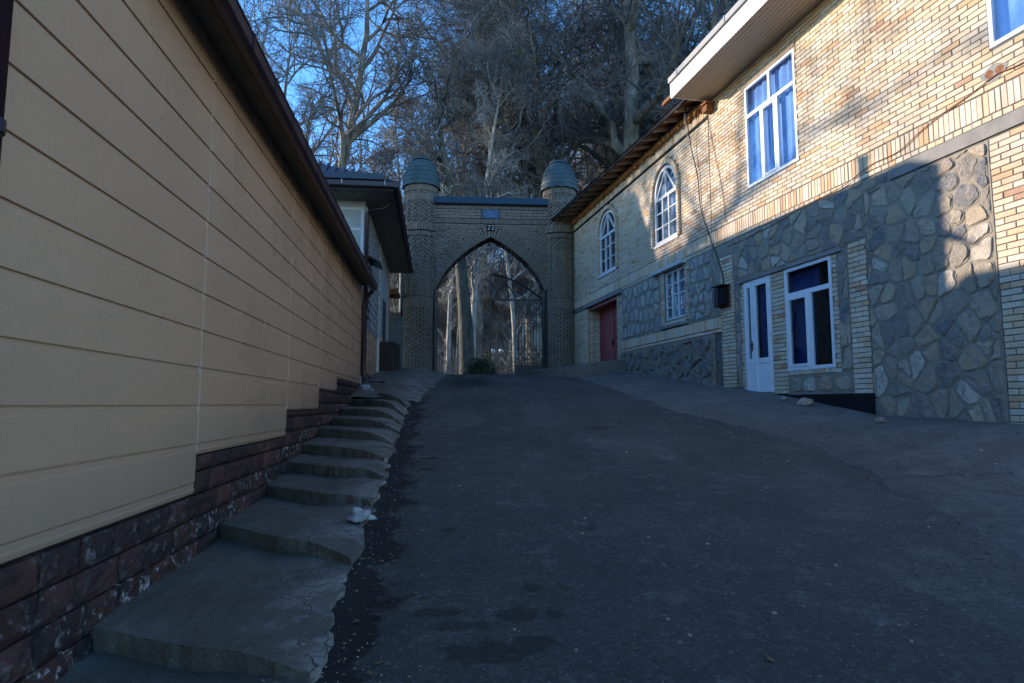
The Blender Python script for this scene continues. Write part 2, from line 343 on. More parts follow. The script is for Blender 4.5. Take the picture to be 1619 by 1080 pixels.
def thing(name, label, cat, loc=(0, 0, 0), rz=0, group=None):
    o = bpy.data.objects.new(name, None); COL.objects.link(o); o.location = loc; o.rotation_euler = (0, 0, rz)
    o.empty_display_size = .3
    return tag(o, label, cat, group)
def tag(o, label, cat, group=None):
    o['label'] = label; o['category'] = cat
    if group: o['group'] = group
    return o
def struct(o): o['kind'] = 'structure'; return o
def grid(fn, nu, nv):
    v = [fn(i/nu, j/nv) for j in range(nv+1) for i in range(nu+1)]
    f = [(j*(nu+1)+i, j*(nu+1)+i+1, (j+1)*(nu+1)+i+1, (j+1)*(nu+1)+i) for j in range(nv) for i in range(nu)]
    return v, f
def project(p):
    x, y, z = p; c, s = math.cos(PITCH), math.sin(PITCH)
    f = y*c+z*s
    if f < .1: return None
    return (809.5+1000*x/f, 540-1000*(z*c-y*s)/f, f)
def noise3(x, y, z=0, amp=1):
    from mathutils import noise
    return noise.noise(Vector((x, y, z)))*amp

# ------------------------------------------------------------------ ground profile
RP = [(-80, -5.5), (-12, -3.0), (0, -1.48), (12, .044), (16, .5), (19, .82), (22, 1.04), (24, 1.12), (30, 1.14), (400, 1.14)]
def _rp(y): return float(np.interp(y, [p[0] for p in RP], [p[1] for p in RP]))
def zr(y): return sum(_rp(y+d) for d in (-1.2, -.6, 0, .6, 1.2))/5
BD = [(-20, 3.4), (2, 3.05), (4.05, 3.2), (5.9, 3.43), (7.6, 3.62), (8.9, 3.35), (10.7, 2.72), (13, 2.45), (15.5, 2.2), (19, 1.7), (22.4, 1.25), (60, 1.25)]
def xb(y): return float(np.interp(y, [p[0] for p in BD], [p[1] for p in BD]))+noise3(0, y*1.7, 3, .14)+noise3(0, y*6, 8, .07)+noise3(0, y*19, 8, .035)
WB = [(-20, -2.3), (2, -.62), (5, -.32), (7.4, -.21), (9.3, -.15), (11.3, .15), (13.4, .38), (16, .68), (18.6, .93), (22, 1.15), (24, 1.16), (60, 1.16)]
def zb(y): return float(np.interp(y, [p[0] for p in WB], [p[1] for p in WB]))
def xw(y): return 7.42-.2184*y
def xlw(y): return -1.68-.119*y

# ------------------------------------------------------------------ ground, road, pavement
ys = list(np.concatenate([np.linspace(-14, 1.8, 20), np.arange(1.9, 10, .05), np.arange(10, 25, .1), np.linspace(25.2, 60, 20)]))
def strip(name, mat, x0f, x1f, zf, nx, yy, amp=.006):
    mb = MB(); v = []; ed = []
    for y in yy:
        a, b = x0f(y), x1f(y)
        for i in range(nx+1):
            t = i/nx; x = a+(b-a)*t; ed.append(t*(b-a))
            v.append((x, y, zf(x, y, t)+noise3(x*2.2, y*2.2, 1, amp)+noise3(x*9, y*9, 2, amp*.45)))
    m = nx+1
    mb.add(v, [(j*m+i, j*m+i+1, (j+1)*m+i+1, (j+1)*m+i) for j in range(len(yy)-1) for i in range(nx)])
    o = mb.build(name, mat, smooth=True); at = o.data.attributes.new('edge', 'FLOAT', 'POINT'); at.data.foreach_set('value', ed); return struct(o)
def zroad(x, y, t=0):
    gx = -.42-.12*y
    return zr(y)-.035*math.exp(-((x-gx)/.2)**2)+.02*math.exp(-((x-1.2)/1.6)**2)
strip('road', 'asphalt', lambda y: -.585-.12*y if y < 12.6 else -.585-.12*y-min(1.6, (y-12.6)*1.2), lambda y: xb(y)+.02 if y < 22.4 else 3.5, zroad, 110, ys)
def zpav(x, y, t):
    st = (.022+noise3(0, y*1.3, 9, .022))*min(1, max(0, (t+.02)*30))
    tt = t*t*(3-2*t)
    return zr(y)-.01+st+(zb(y)-zr(y)-st)*tt
strip('pavement', 'pavement', lambda y: xb(y), lambda y: xw(y)+.03, zpav, 60, [y for y in ys if y < 22.5])
mb = MB()
v, f = grid(lambda a, b: ((a-.5)*2*900*abs(a-.5)*2, -60+960*b*b, 0), 40, 60)
v = [(x, y, zr(y)-.14-(.35 if y < 24 else 0)) for x, y, z in v]
mb.add(v, f); struct(mb.build('ground', 'earth'))

hill = MB(); v, f = grid(lambda a, b: ((a-.5)*300, 84+90*b, 1+24*(1-math.cos(math.pi*min(1, b*1.6)))/2+noise3(a*9, b*6, 0, 2.5)), 60, 24); hill.add(v, f); struct(hill.build('hill', 'earth', smooth=True))
# loose crack-edge slabs along the pavement boundary and small debris
def rock_mesh(name, mat, rx, ry, rz_, seed, sub=2, rough=.35):
    bm = bmesh.new(); bmesh.ops.create_icosphere(bm, subdivisions=sub, radius=1)
    for q in bm.verts:
        n = noise3(q.co.x*1.3+seed, q.co.y*1.3, q.co.z*1.3, rough)+noise3(q.co.x*4+seed, q.co.y*4, q.co.z*4, rough*.25)
        q.co *= (1+n); q.co.x *= rx; q.co.y *= ry; q.co.z *= rz_
        if q.co.z < -rz_*.55: q.co.z = -rz_*.55
    me = bpy.data.meshes.new(name); bm.to_mesh(me); bm.free(); me.materials.append(M[mat]); return me
def on_ground(u, v, lift=0):
    """point where the pixel ray meets the road/pavement surface"""
    a, b = (u-809.5)/1000, (540-v)/1000; c, s = math.cos(PITCH), math.sin(PITCH)
    d = Vector((a, c-b*s, s+b*c)); t = 1.5
    while t < 60:
        p = d*t; x, y = p.x, p.y
        if x < xb(y): z = zroad(x, y)
        else: z = zpav(x, y, min(1, (x-xb(y))/(xw(y)-xb(y))))
        if p.z <= z: return Vector((x, y, z+lift))
        t += .01
    return d*20
for (u, v, a, b, c_, sd, lab) in [(1273, 641, .13, .09, .085, 3, 'largest grey rock on the pavement below the shop window'),
                                  (1392, 668, .07, .05, .05, 9, 'small brownish rock on the pavement in front of the stone panel'),
                                  (1240, 632, .09, .06, .04, 17, 'flat grey rubble piece at the foot of the white shop door')]:
    me = rock_mesh('rock', 'field_stone' if sd != 17 else 'cement', a, b, c_, sd)
    o = link('rock', me); o.location = on_ground(u, v, c_*.5); o.rotation_euler = (0, 0, sd); tag(o, lab, 'rock', 'loose rocks on the pavement')

bc = MB(); rr = random.Random(31)
for i in range(260):
    y = rr.choice([rr.uniform(6.2, 9.2), rr.uniform(3.6, 12.5)]); x = xb(y)+rr.gauss(.02, .12); s = rr.uniform(.006, .018) if i % 9 else rr.uniform(.018, .032)
    z = zroad(x, y) if x < xb(y) else zpav(x, y, (x-xb(y))/(xw(y)-xb(y))); n_ = rr.randint(5, 7); a0 = rr.uniform(0, 6)
    P = [(x+s*rr.uniform(.7, 1.2)*math.cos(a0+6.283*q/n_), y+s*.8*rr.uniform(.7, 1.2)*math.sin(a0+6.283*q/n_)) for q in range(n_)]; h = s*rr.uniform(.1, .3)
    bc_v = [(px, py, z-.01) for px, py in P]+[(px+(x-px)*.15, py+(y-py)*.15, z+h+rr.uniform(-.003, .003)) for px, py in P]
    bc.v.extend(bc_v); b0 = bc.n; bc.n += 2*n_
    for f_ in [tuple(range(n_, 2*n_))]+[(q, (q+1) % n_, n_+(q+1) % n_, n_+q) for q in range(n_)]: bc.f.append(tuple(b0+q for q in f_)); bc.r.append(rr.random())
tag(bc.build('crumbled_asphalt', 'pavement', stuff=True), 'crumbled edge pieces where the concrete apron meets the road', 'rubble')

# ------------------------------------------------------------------ brick laying
BW, BH, J = .25, .066, .012
brick_cache = {}
def free(a, b, blocks):
    iv = [(a, b)]
    for (p, q) in blocks:
        nv = []
        for (s0, s1) in iv:
            if q <= s0 or p >= s1: nv.append((s0, s1)); continue
            if p > s0: nv.append((s0, p))
            if q < s1: nv.append((q, s1))
        iv = nv
    return iv
def lay(out, s0, s1, z0, z1, blocks=None, d=.0, proud=.012, bw=BW, bh=BH, joint=J, jr=None, joff=0):
    """running bond; blocks(zmid) -> list of blocked (a,b) intervals"""
    rows = max(1, int(round((z1-z0)/(bh+joint)))); pitch = (z1-z0)/rows
    for r_ in range(rows):
        za = z0+r_*pitch; zc = za+pitch-joint
        for (a, b) in free(s0, s1, blocks((za+zc)/2) if blocks else []):
            off = ((r_+joff) % 2)*(bw+joint)/2+.01*math.sin(r_*2.1)
            x = a-((a-off) % (bw+joint))
            while x < b:
                p, q = max(x, a), min(x+bw, b)
                if q-p > .03:
                    e = rng.uniform(-.0025, .0025)
                    out.append((p+e, q+e+rng.uniform(-.003, .003), d, d+proud+rng.uniform(-.0025, .0035), za+joint/2+rng.uniform(-.0015, .0015), zc+joint/2+rng.uniform(-.0015, .0015)))
                x += bw+joint
def soldiers(out, s0, s1, z0, z1, d=0, proud=.012, bw=.066, joint=.012, blocks=None):
    x = s0
    while x+bw <= s1+.02:
        if not blocks or all(x+bw < a or x > b for a, b in blocks):
            out.append((x+rng.uniform(-.002, .002), x+bw, d, d+proud+rng.uniform(-.003, .004), z0+rng.uniform(0, .004), z1-rng.uniform(0, .004)))
        x += bw+joint
def place_bricks(bricks, parent, mat, limit=300, minpx=8, name='brick', chamfer=.004):
    """the largest visible ones become parts (shared mesh data), the rest one stuff part"""
    M4 = parent.matrix_basis.copy() if parent else Matrix()
    M4 = Matrix.Translation(parent.location) @ parent.rotation_euler.to_matrix().to_4x4()
    sc_ = []
    for i, b in enumerate(bricks):
        p = M4 @ Vector(((b[0]+b[1])/2, b[3], (b[4]+b[5])/2)); q = project(p)
        if q and 0 < q[0] < 1619 and 0 < q[1] < 1080:
            p0 = project(M4 @ Vector((b[0], b[3], b[4]))); p1 = project(M4 @ Vector((b[1], b[3], b[5])))
            wd = max(abs(p1[0]-p0[0]), abs(p1[1]-p0[1]))
            if wd > minpx: sc_.append((abs(p1[0]-p0[0])*(b[5]-b[4])/q[2], i))
    sc_.sort(reverse=True); top = set(i for _, i in sc_[:limit])
    rest = MB()
    for i, b in enumerate(bricks):
        if i in top:
            w_, dd, h_ = b[1]-b[0], b[3]-b[2], b[5]-b[4]
            key = (mat, name, round(w_*100), round(h_*200), chamfer)
            if key not in brick_cache:
                m = MB(); W = key[2]/100; H = key[3]/200; m.cbox(-W/2, W/2, 0, 1, -H/2, H/2, min(chamfer, W/6), 1)
                # depth is scaled per brick; undo for the chamfer by keeping depth 1 cm units
                m.v = [(x, (y if y < .5 else y*0+(1 if abs(y-1) < 1e-6 else .7)), z) for x, y, z in m.v]
                brick_cache[key] = m.mesh(name, mat)
            o = link(name, brick_cache[key], parent)
            o.location = ((b[0]+b[1])/2, b[2], (b[4]+b[5])/2); o.scale = (1, dd, 1)
        else: rest.cbox(*b, chamfer, 1, r=rng.random())
    if rest.n: rest.build(name+'work', mat, parent, stuff=True)

def plate(mb, s0, s1, z0, z1, holes, d0=-.12, d1=0.):
    """wall slab with rectangular holes (with reveals)"""
    xs = sorted(set([s0, s1]+[min(max(h[i], s0), s1) for h in holes for i in (0, 1)])); zs = sorted(set([z0, z1]+[min(max(h[i], z0), z1) for h in holes for i in (2, 3)]))
    for a, b in zip(xs, xs[1:]):
        for c, e in zip(zs, zs[1:]):
            m, n = (a+b)/2, (c+e)/2
            if any(h[0] < m < h[1] and h[2] < n < h[3] for h in holes): continue
            mb.add([(a, d1, c), (b, d1, c), (b, d1, e), (a, d1, e)], [(0, 1, 2, 3)])
    for h in holes:
        a, b, c, e = h[:4]
        mb.add([(a, d1, c), (b, d1, c), (b, d1, e), (a, d1, e), (a, d0, c), (b, d0, c), (b, d0, e), (a, d0, e)], [(0, 1, 5, 4), (1, 2, 6, 5), (2, 3, 7, 6), (3, 0, 4, 7)])

# ------------------------------------------------------------------ field stone panels (Voronoi cells)
def clip(poly, px, pz, nx_, nz_):
    out = []
    for i in range(len(poly)):
        a, b = poly[i], poly[(i+1) % len(poly)]
        da = (a[0]-px)*nx_+(a[1]-pz)*nz_; db = (b[0]-px)*nx_+(b[1]-pz)*nz_
        if da <= 0: out.append(a)
        if (da < 0 < db) or (db < 0 < da):
            t = da/(da-db); out.append((a[0]+(b[0]-a[0])*t, a[1]+(b[1]-a[1])*t))
    return out
def stone_poly_mesh(poly, gap, h, seed, rounder=1):
    cx = sum(p[0] for p in poly)/len(poly); cz = sum(p[1] for p in poly)/len(poly)
    for cc in (.22, .16):
        q = []
        for i in range(len(poly)):
            a, b = poly[i], poly[(i+1) % len(poly)]
            q += [(a[0]*(1-cc)+b[0]*cc, a[1]*(1-cc)+b[1]*cc), (a[0]*cc+b[0]*(1-cc), a[1]*cc+b[1]*(1-cc))]
        poly = q
    size = min(max(p[0] for p in poly)-min(p[0] for p in poly), max(p[1] for p in poly)-min(p[1] for p in poly))
    if size < .05: return None
    n = len(poly); rings = []; bedw = min(.016, size*.05)
    for lv, (ins, hh) in enumerate([(gap, -.005), (gap+.003, h*.45), (gap+bedw, h*.55), (gap+bedw+.004, h*.95), (gap+bedw+size*.12, h)]):
        ring = []
        for i, p in enumerate(poly):
            dx, dz = p[0]-cx, p[1]-cz; L = math.hypot(dx, dz)
            e = ins+(max(0, noise3(p[0]*7, p[1]*7, seed*1.7, .055))+noise3(p[0]*25, p[1]*25, seed, .014) if lv >= 2 else 0)
            k_ = max(.12, (L-max(e, gap+.006 if lv >= 2 else gap))/L)
            ring.append((cx+dx*k_, hh+noise3(p[0]*7+hh*40, p[1]*7, seed+5, .016 if lv >= 3 else 0), cz+dz*k_))
        rings.append(ring)
    mb = MB(); v = [p for r_ in rings for p in r_]+[(cx, h+noise3(cx*5, cz*5, seed, .015), cz)]
    f = [(k_*n+i, k_*n+(i+1) % n, (k_+1)*n+(i+1) % n, (k_+1)*n+i) for k_ in range(4) for i in range(n)]
    f += [(4*n+i, 4*n+(i+1) % n, 5*n) for i in range(n)]
    mb.add([(x-cx, y, z-cz) for x, y, z in v], f); mb.bed = 2*n; return mb, cx, cz
def stones(parent, s0, s1, z0, z1, sx, sz, seed, mat='field_stone', gap=.010, h=.022, d=.0, holes=(), jit=.36, name='stone'):
    r = random.Random(seed); pts = []
    nx_ = max(1, round((s1-s0)/sx)); nz_ = max(1, round((z1-z0)/sz)); cw, ch = (s1-s0)/nx_, (z1-z0)/nz_
    for j in range(-1, nz_+1):
        for i in range(-1, nx_+1):
            pts.append((s0+(i+.5+(.5 if j % 2 else 0)*.8+r.uniform(-jit, jit))*cw, z0+(j+.5+r.uniform(-jit, jit))*ch))
    cnt = 0
    for i, p in enumerate(pts):
        poly = [(s0, z0), (s1, z0), (s1, z1), (s0, z1)]
        for j, q in enumerate(pts):
            if i == j: continue
            dx, dz = q[0]-p[0], q[1]-p[1]
            if dx*dx+dz*dz > (3.2*max(cw, ch))**2: continue
            poly = clip(poly, (p[0]+q[0])/2, (p[1]+q[1])/2, dx, dz)
            if len(poly) < 3: break
        if len(poly) < 3: continue
        cx = sum(a for a, b in poly)/len(poly); cz = sum(b for a, b in poly)/len(poly)
        if any(h_[0]-.02 < cx < h_[1]+.02 and h_[2]-.02 < cz < h_[3]+.02 for h_ in holes): continue
        out = stone_poly_mesh(poly, gap, h*r.uniform(.7, 1.3), seed+i)
        if not out: continue
        mb, ox, oz = out; o = mb.build(name, mat, parent, smooth=False); o.location = (ox, d, oz); cnt += 1
        o.data.materials.append(M['stone_bed']); o.data.polygons.foreach_set('material_index', [1]*mb.bed+[0]*(len(o.data.polygons)-mb.bed))
    return cnt

# ------------------------------------------------------------------ windows (local frame: x along wall, y out, z up)
def rect_window(parent, s0, s1, z0, z1, fw, mull, d=-.01, thick=.05, frame='upvc', curtain=None, cdepth=-.12, name='window', leaves=(), gmat='glass'):
    """mull: list of bars (a,b,c,e) rects; panes fill the gaps given as list of rects in leaves"""
    m = MB()
    m.box(s0, s0+fw, d-thick, d, z0, z1); m.box(s1-fw, s1, d-thick, d, z0, z1)
    m.box(s0+fw, s1-fw, d-thick, d, z0, z0+fw); m.box(s0+fw, s1-fw, d-thick, d, z1-fw, z1)
    for (a, b, c, e, dd) in mull: m.box(a, b, d-thick+.002, d+dd, c, e)
    fr_ = m.build(name, frame, parent)
    for (a, b, c, e) in leaves:
        MB().box(a, b, d-thick*.55, d-thick*.45, c, e).build('pane', gmat, fr_)
    if curtain:
        mb = MB(); n = int((s1-s0)/.03)
        v = []
        for i in range(n+1):
            x = s0+(s1-s0)*i/n; y = d+cdepth+.018*math.sin(x*41+math.sin(x*9)*2)
            v += [(x, y, z0), (x, y, z1)]
        mb.add(v, [(2*i, 2*i+2, 2*i+3, 2*i+1) for i in range(n)])
        mb.build('curtain', curtain, fr_, smooth=True)
    return fr_

# ================================================================== RIGHT SIDE BUILDINGS
RROT = math.atan2(1, -.2184)
RL = math.hypot(1, .2184)
def R2W(s, d, z):
    t = Vector((-.2184/RL, 1/RL, 0)); n = Vector((-1/RL, -.2184/RL, 0)); return Vector((7.42, 0, 0))+t*s+n*d+Vector((0, 0, z))
SPLIT = 14.02
house = thing('brick_house', 'near two-storey pale brick house with white eave, blue curtained window and white shop door', 'house', (7.42, 0, 0), RROT)
S0 = 4.2
W1 = (11.04, 12.60, 4.29, 6.38); W2 = (5.95, 7.48, 4.30, 6.36); SW = (10.38, 11.58, .59, 2.42); DR = (12.0, 12.87, .2, 2.42)
mb = MB(); plate(mb, S0, SPLIT, -1.2, 6.95, [W1, W2, SW, DR], -.14)
mb.add([(S0, 0, -1.2), (S0, -8, -1.2), (S0, -8, 6.95), (S0, 0, 6.95)], [(0, 1, 2, 3)])
mb.add([(SPLIT, 0, -1.2), (SPLIT, -8, -1.2), (SPLIT, -8, 6.95), (SPLIT, 0, 6.95)], [(0, 1, 2, 3)])
mb.add([(S0, -8, -1.2), (SPLIT, -8, -1.2), (SPLIT, -8, 6.95), (S0, -8, 6.95)], [(0, 1, 2, 3)])
mb.build('wall', 'mortar', house)
for h_ in (W1, W2, SW, DR):    # rooms behind the glass
    a, b, c, e = h_[0]-.3, h_[1]+.3, h_[2]-.3, h_[3]+.2
    MB().add([(a, -.15, c), (b, -.15, c), (b, -1.6, c), (a, -1.6, c), (a, -.15, e), (b, -.15, e), (b, -1.6, e), (a, -1.6, e)],
             [(0, 1, 2, 3), (4, 5, 6, 7), (0, 3, 7, 4), (1, 2, 6, 5), (2, 3, 7, 6)]).build('room', 'dark_room', house)
B = []
hl = lambda z: [(a-.006, b+.006) for (a, b, c, e) in (W1, W2) if c-.02 < z < e+.02]
lay(B, S0, SPLIT-.02, 3.80, 6.90, hl)
soldiers(B, S0, SPLIT-.02, 3.50, 3.785)
lay(B, S0, SPLIT-.02, 3.415, 3.49, bh=.06, bw=.12)
lay(B, S0, 7.58, -.75, 3.20)                       # right hand column running out of frame
lay(B, 9.62, 9.985, .15, 2.50, bw=.235, proud=.02)
lay(B, 10.255, 10.375, .50, 2.42)
lay(B, 11.59, 11.985, .18, 2.42)
lay(B, 12.88, 13.0, .2, 2.40)
lay(B, 13.22, 13.70, .34, 3.12, proud=.03)
soldiers(B, 10.38, 11.58, .51, .585, bw=.12)
place_bricks(B, house, 'pale_brick', 300)
MB().box(S0, 9.09, 0, .028, 3.225, 3.405).build('concrete_beam', 'cement', house)
mb = MB()
for (a, b, c, e) in [(7.60, 9.60, -.6, 3.2), (9.62, 13.2, 2.5, 3.40), (9.10, 9.62, 3.2, 3.40), (10.0, 10.25, .5, 2.48), (9.99, 11.59, .16, .5), (13.02, 13.2, .34, 2.5), (13.2, 13.71, 3.14, 3.4), (13.71, 14.02, 1.9, 3.4)]:
    mb.box(a, b, -.02, .006, c, e)
mb.build('stone_bed', 'stone_bed', house)
stones(house, 7.62, 9.60, -.5, 3.2, .25, .30, 5, h=.026, gap=.005, jit=.5)
stones(house, 9.62, 13.2, 2.52, 3.40, .25, .27, 15, h=.024, gap=.005, jit=.5)
stones(house, 10.01, 10.25, .5, 2.46, .24, .36, 25, gap=.01)
stones(house, 10.02, 11.58, .18, .49, .37, .31, 35, gap=.03, jit=.1, h=.025)
stones(house, 13.03, 13.2, .4, 2.5, .2, .33, 45, gap=.012)
stones(house, 9.12, 9.61, 3.2, 3.40, .25, .2, 47, gap=.012)
MB().box(9.58, 11.6, .0, .05, -.6, .165).box(11.6, 13.75, 0, .035, -.3, .19).build('footing', 'black_paint', house)
MB().box(10.1, 13.02, 0, .055, 2.43, 2.485).build('ledge', 'cement', house)
# upper windows: three lights below, two above
def big_window(a, b, c, e):
    tz = c+(e-c)*.70; f = .055; x1 = a+(b-a)*.36; x2 = a+(b-a)*.66; xm = (a+b)/2-.02
    bars = [(a+f, b-f, tz-.035, tz+.035, .004), (x1-.035, x1+.035, c+f, tz-.035, .004), (x2-.035, x2+.035, c+f, tz-.035, .004), (xm-.03, xm+.03, tz+.035, e-f, .004),
            (x1+.035, x2-.035, c+f, c+f+.045, .012), (x1+.035, x2-.035, tz-.08, tz-.035, .012), (x1+.035, x1+.075, c+f+.045, tz-.08, .012), (x2-.075, x2-.035, c+f+.045, tz-.08, .012)]
    pn = [(a+f, x1-.035, c+f, tz-.035), (x1+.075, x2-.075, c+f+.045, tz-.08), (x2+.035, b-f, c+f, tz-.035), (a+f, xm-.03, tz+.035, e-f), (xm+.03, b-f, tz+.035, e-f)]
    return rect_window(house, a, b, c, e, f, bars, d=.012, curtain='blue_curtain', leaves=pn, gmat='wavy_glass')
big_window(*W1); big_window(*W2)
MB().box(W1[0]-.05, W1[1]+.05, 0, .03, 6.385, 6.43).build('window_head', 'rafter_wood', house)
# shop window
a, b, c, e = SW; f = .06; tz = 1.93; xm = a+(b-a)*.47
fr_ = rect_window(house, a, b, c, e, f, [(a+f, b-f, tz-.04, tz+.04, .004), (xm-.045, xm+.045, c+f, tz-.04, .004), (xm+.045, xm+.085, c+f, tz-.04, .012), (b-f-.04, b-f, c+f, tz-.04, .012), (xm+.085, b-f-.04, c+f, c+f+.05, .012), (xm+.085, b-f-.04, tz-.09, tz-.04, .012)],
                  d=.014, leaves=[(a+f, b-f, tz+.04, e-f), (a+f, xm-.045, c+f, tz-.04), (xm+.085, b-f-.04, c+f+.05, tz-.09)])
MB().box(xm+.02, b-.02, -.13, -.125, c+f, tz).build('blind', 'navy_blind', fr_)
MB().box(a+.45, b-.02, -.13, -.125, tz+.05, e-.06).build('blind', 'navy_blind', fr_)
mb = MB(); prof = [(.005, 0), (.085, 0), (.105, .26), (.115, .26), (.115, .275), (.1, .275), (.08, .02), (.0, .02)]
mb.lathe(prof, 20); t = thing('plastic_bin', 'bright blue plastic bin standing inside the shop window', 'bin', R2W(10.58, -.26, .60)); mb.build('bucket', 'blue_plastic', t, True)
MB().box(-.25, .25, -.14, .14, -.06, 0).build('sill_shelf', 'dark_room', t)
# shop door: narrow fixed leaf and wide leaf
a, b, c, e = DR
MB().box(a-.02, b+.02, 0, .05, c-.03, c+.02).build('threshold', 'rafter_wood', house)
dr = MB(); f = .045; d1 = .016; zmid = .83
dr.box(a, a+f, -.04, d1, c+.02, e); dr.box(b-f, b, -.04, d1, c+.02, e); dr.box(a+f, b-f, -.04, d1, e-f, e)
split = a+.56
dr.box(split-.012, split+.012, -.04, d1-.003, c+.03, e-f)
door = dr.build('door', 'upvc', house)
mb = MB(); hand = []
for (p, q) in ((a+f+.004, split-.014), (split+.014, b-f-.004)):
    st = .065
    mb.box(p, p+st, -.03, d1+.01, c+.03, e-f-.004); mb.box(q-st, q, -.03, d1+.01, c+.03, e-f-.004)
    mb.box(p+st, q-st, -.03, d1+.01, zmid-.05, zmid+.05); mb.box(p+st, q-st, -.03, d1+.01, e-f-.08, e-f-.004); mb.box(p+st, q-st, -.03, d1+.01, c+.03, c+.09)
    mb.box(p+st, q-st, -.02, d1-.006, c+.09, zmid-.05); mb.box(p+st+.04, q-st-.04, d1-.006, d1+.002, c+.13, zmid-.09)
    MB().box(p+st, q-st, -.01, -.004, zmid+.05, e-f-.08).build('pane', 'glass', door)
    MB().box(p+st-.01, q-st+.01, -.10, -.095, zmid, e-f-.05).build('blind', 'navy_blind', door)
mb.build('door_leaf', 'upvc', door)
mb = MB(); hx = split+.05; mb.box(hx-.012, hx+.012, d1+.01, d1+.018, 1.03, 1.22); mb.tube([(hx, d1+.018, 1.15), (hx, d1+.055, 1.15), (hx-.09, d1+.055, 1.15)], .008); mb.build('handle', 'iron', door)
mb = MB()
for zz in (.42, 1.3, 2.15): mb.tube([(a+.03, d1+.012, zz-.04), (a+.03, d1+.012, zz+.04)], .009)
mb.build('hinge', 'white_metal', door)
# brick soffit eave of the near house
EV = .95; SZ = 6.76
for i in range(int((SPLIT-.1-4.0)/.1)):     # soffit boards run along the eave
    pass
mb = MB()
nb = 11
for i in range(nb):
    a_ = .01+i*EV/nb; b_ = a_+EV/nb-.008
    MB().box(4.0, SPLIT-.12, a_, b_, SZ, SZ+.012).build('soffit_board', 'soffit_board', house)
MB().box(4.0, SPLIT-.12, 0, EV, SZ+.014, SZ+.03).build('soffit_back', 'dark_room', house)
MB().box(4.0, SPLIT-.10, EV, EV+.02, SZ-.02, SZ+.30).build('fascia', 'white_metal', house)
mb = MB(); x = 4.0
while x < SPLIT-.14:                                       # scalloped lower edge
    mb.prism([(x, SZ-.02), (x+.006, SZ-.045), (x+.025, SZ-.062), (x+.044, SZ-.045), (x+.05, SZ-.02)], EV+.003, EV+.012); x += .05
mb.build('scallop_trim', 'white_metal', house)
MB().box(SPLIT-.12, SPLIT-.10, 0, EV, SZ-.02, SZ+.3).build('gable_trim', 'white_metal', house)
mb = MB(); x = 4.0
while x < SPLIT-.3:
    l = min(1.9, SPLIT-.1-x); mb.box(x+.004, x+l-.004, EV-.02, EV+.07, SZ+.30, SZ+.42); mb.box(x-.012, x+.012, EV-.03, EV+.082, SZ+.295, SZ+.435); x += l
mb.build('gutter', 'roof_grey', house)
MB().add([(4.0, EV+.03, SZ+.42), (SPLIT-.1, EV+.03, SZ+.42), (SPLIT-.1, -4.2, SZ+2.1), (4.0, -4.2, SZ+2.1), (SPLIT-.1, -9, SZ+.2), (4., -9, SZ+.2)], [(0, 1, 2, 3), (3, 2, 4, 5)]).build('roof', 'roof_grey', house)
MB().box(SPLIT-.10, SPLIT+.5, .80, .88, SZ+.08, SZ+.16).build('eave_bar', 'old_wood', house)
MB().box(SPLIT-.28, SPLIT-.08, .0, .20, 6.46, 6.60).box(SPLIT-.32, SPLIT-.10, 0, .24, 6.61, 6.66).build('bracket', 'old_wood', house)
# broken brick hole and fixings on the wall
mb = MB(); mb.lathe([(.0, 0), (.09, 0), (.13, .01), (.14, .0)], 14); o = None
hs_, hz_ = 7.45, 3.98
mb = MB(); pts = [(hs_+.17*math.cos(t)*(1+.2*math.sin(3*t)), hz_+.10*math.sin(t)*(1+.2*math.cos(4*t))) for t in np.linspace(0, 2*math.pi, 15)[:-1]]
mb.prism(pts, .005, .017); mb.build('mortar_patch', 'cement', house)
mb = MB()
for cx_ in (-.07, .06): mb.prism([(hs_+cx_+.055*math.cos(t), hz_+.01+.05*math.sin(t)) for t in np.linspace(0, 2*math.pi, 11)[:-1]], .012, .0185)
mb.build('hole', 'old_wood', house)

# electric meter on the brick pillar and cables
mt = thing('electric_meter', 'dark electric meter box fixed to the brick pillar left of the shop door', 'meter box', R2W(13.50, .04, 2.04), RROT)
mb = MB(); mb.box(-.19, .19, -.01, .02, -.02, .42); mb.build('back_board', 'old_wood', mt)
MB().cbox(-.17, .02, .02, .15, .02, .38, .02).build('case', 'black_paint', mt)
MB().cbox(.04, .18, .02, .17, .0, .40, .015).build('cover', 'iron', mt)
MB().box(-.20, .2, -.01, .20, .425, .445).build('hood', 'iron', mt)
def cable(name, pts, rad, label, mat='cable'):
    P = [Vector(p) for p in pts]; Q = []
    for i in range(len(P)-1):
        p0, p1, p2, p3 = P[max(i-1, 0)], P[i], P[i+1], P[min(i+2, len(P)-1)]
        for t in np.linspace(0, 1, 7)[:-1]:
            Q.append(.5*((2*p1)+(-p0+p2)*t+(2*p0-5*p1+4*p2-p3)*t*t+(-p0+3*p1-3*p2+p3)*t**3))
    Q.append(P[-1]); o = MB().tube(Q, rad, 5).build(name, mat, smooth=True); return tag(o, label, 'cable', 'cables on the brick wall')
def rp(u, v, d=.03):
    a, b = (u-809.5)/1000, (540-v)/1000; c, s = math.cos(PITCH), math.sin(PITCH); X, Y, Z = a, c-b*s, s+b*c
    t = (7.42-d*RL)/(X+.2184*Y); return (t*X, t*Y, t*Z)
cable('cable', [rp(1083, 168, .3), rp(1092, 230, .12), rp(1103, 280, .06), rp(1108, 330, .04), rp(1122, 375, .04), rp(1135, 410, .05), rp(1143, 440, .05), rp(1144, 462, .06)], .012, 'thick black cable hanging from the eave corner down to the meter box')
cable('cable', [rp(1117, 172), rp(1125, 220), rp(1136, 270), rp(1143, 310), rp(1148, 352)], .006, 'thin dark wire running down the bricks right of the thick cable')
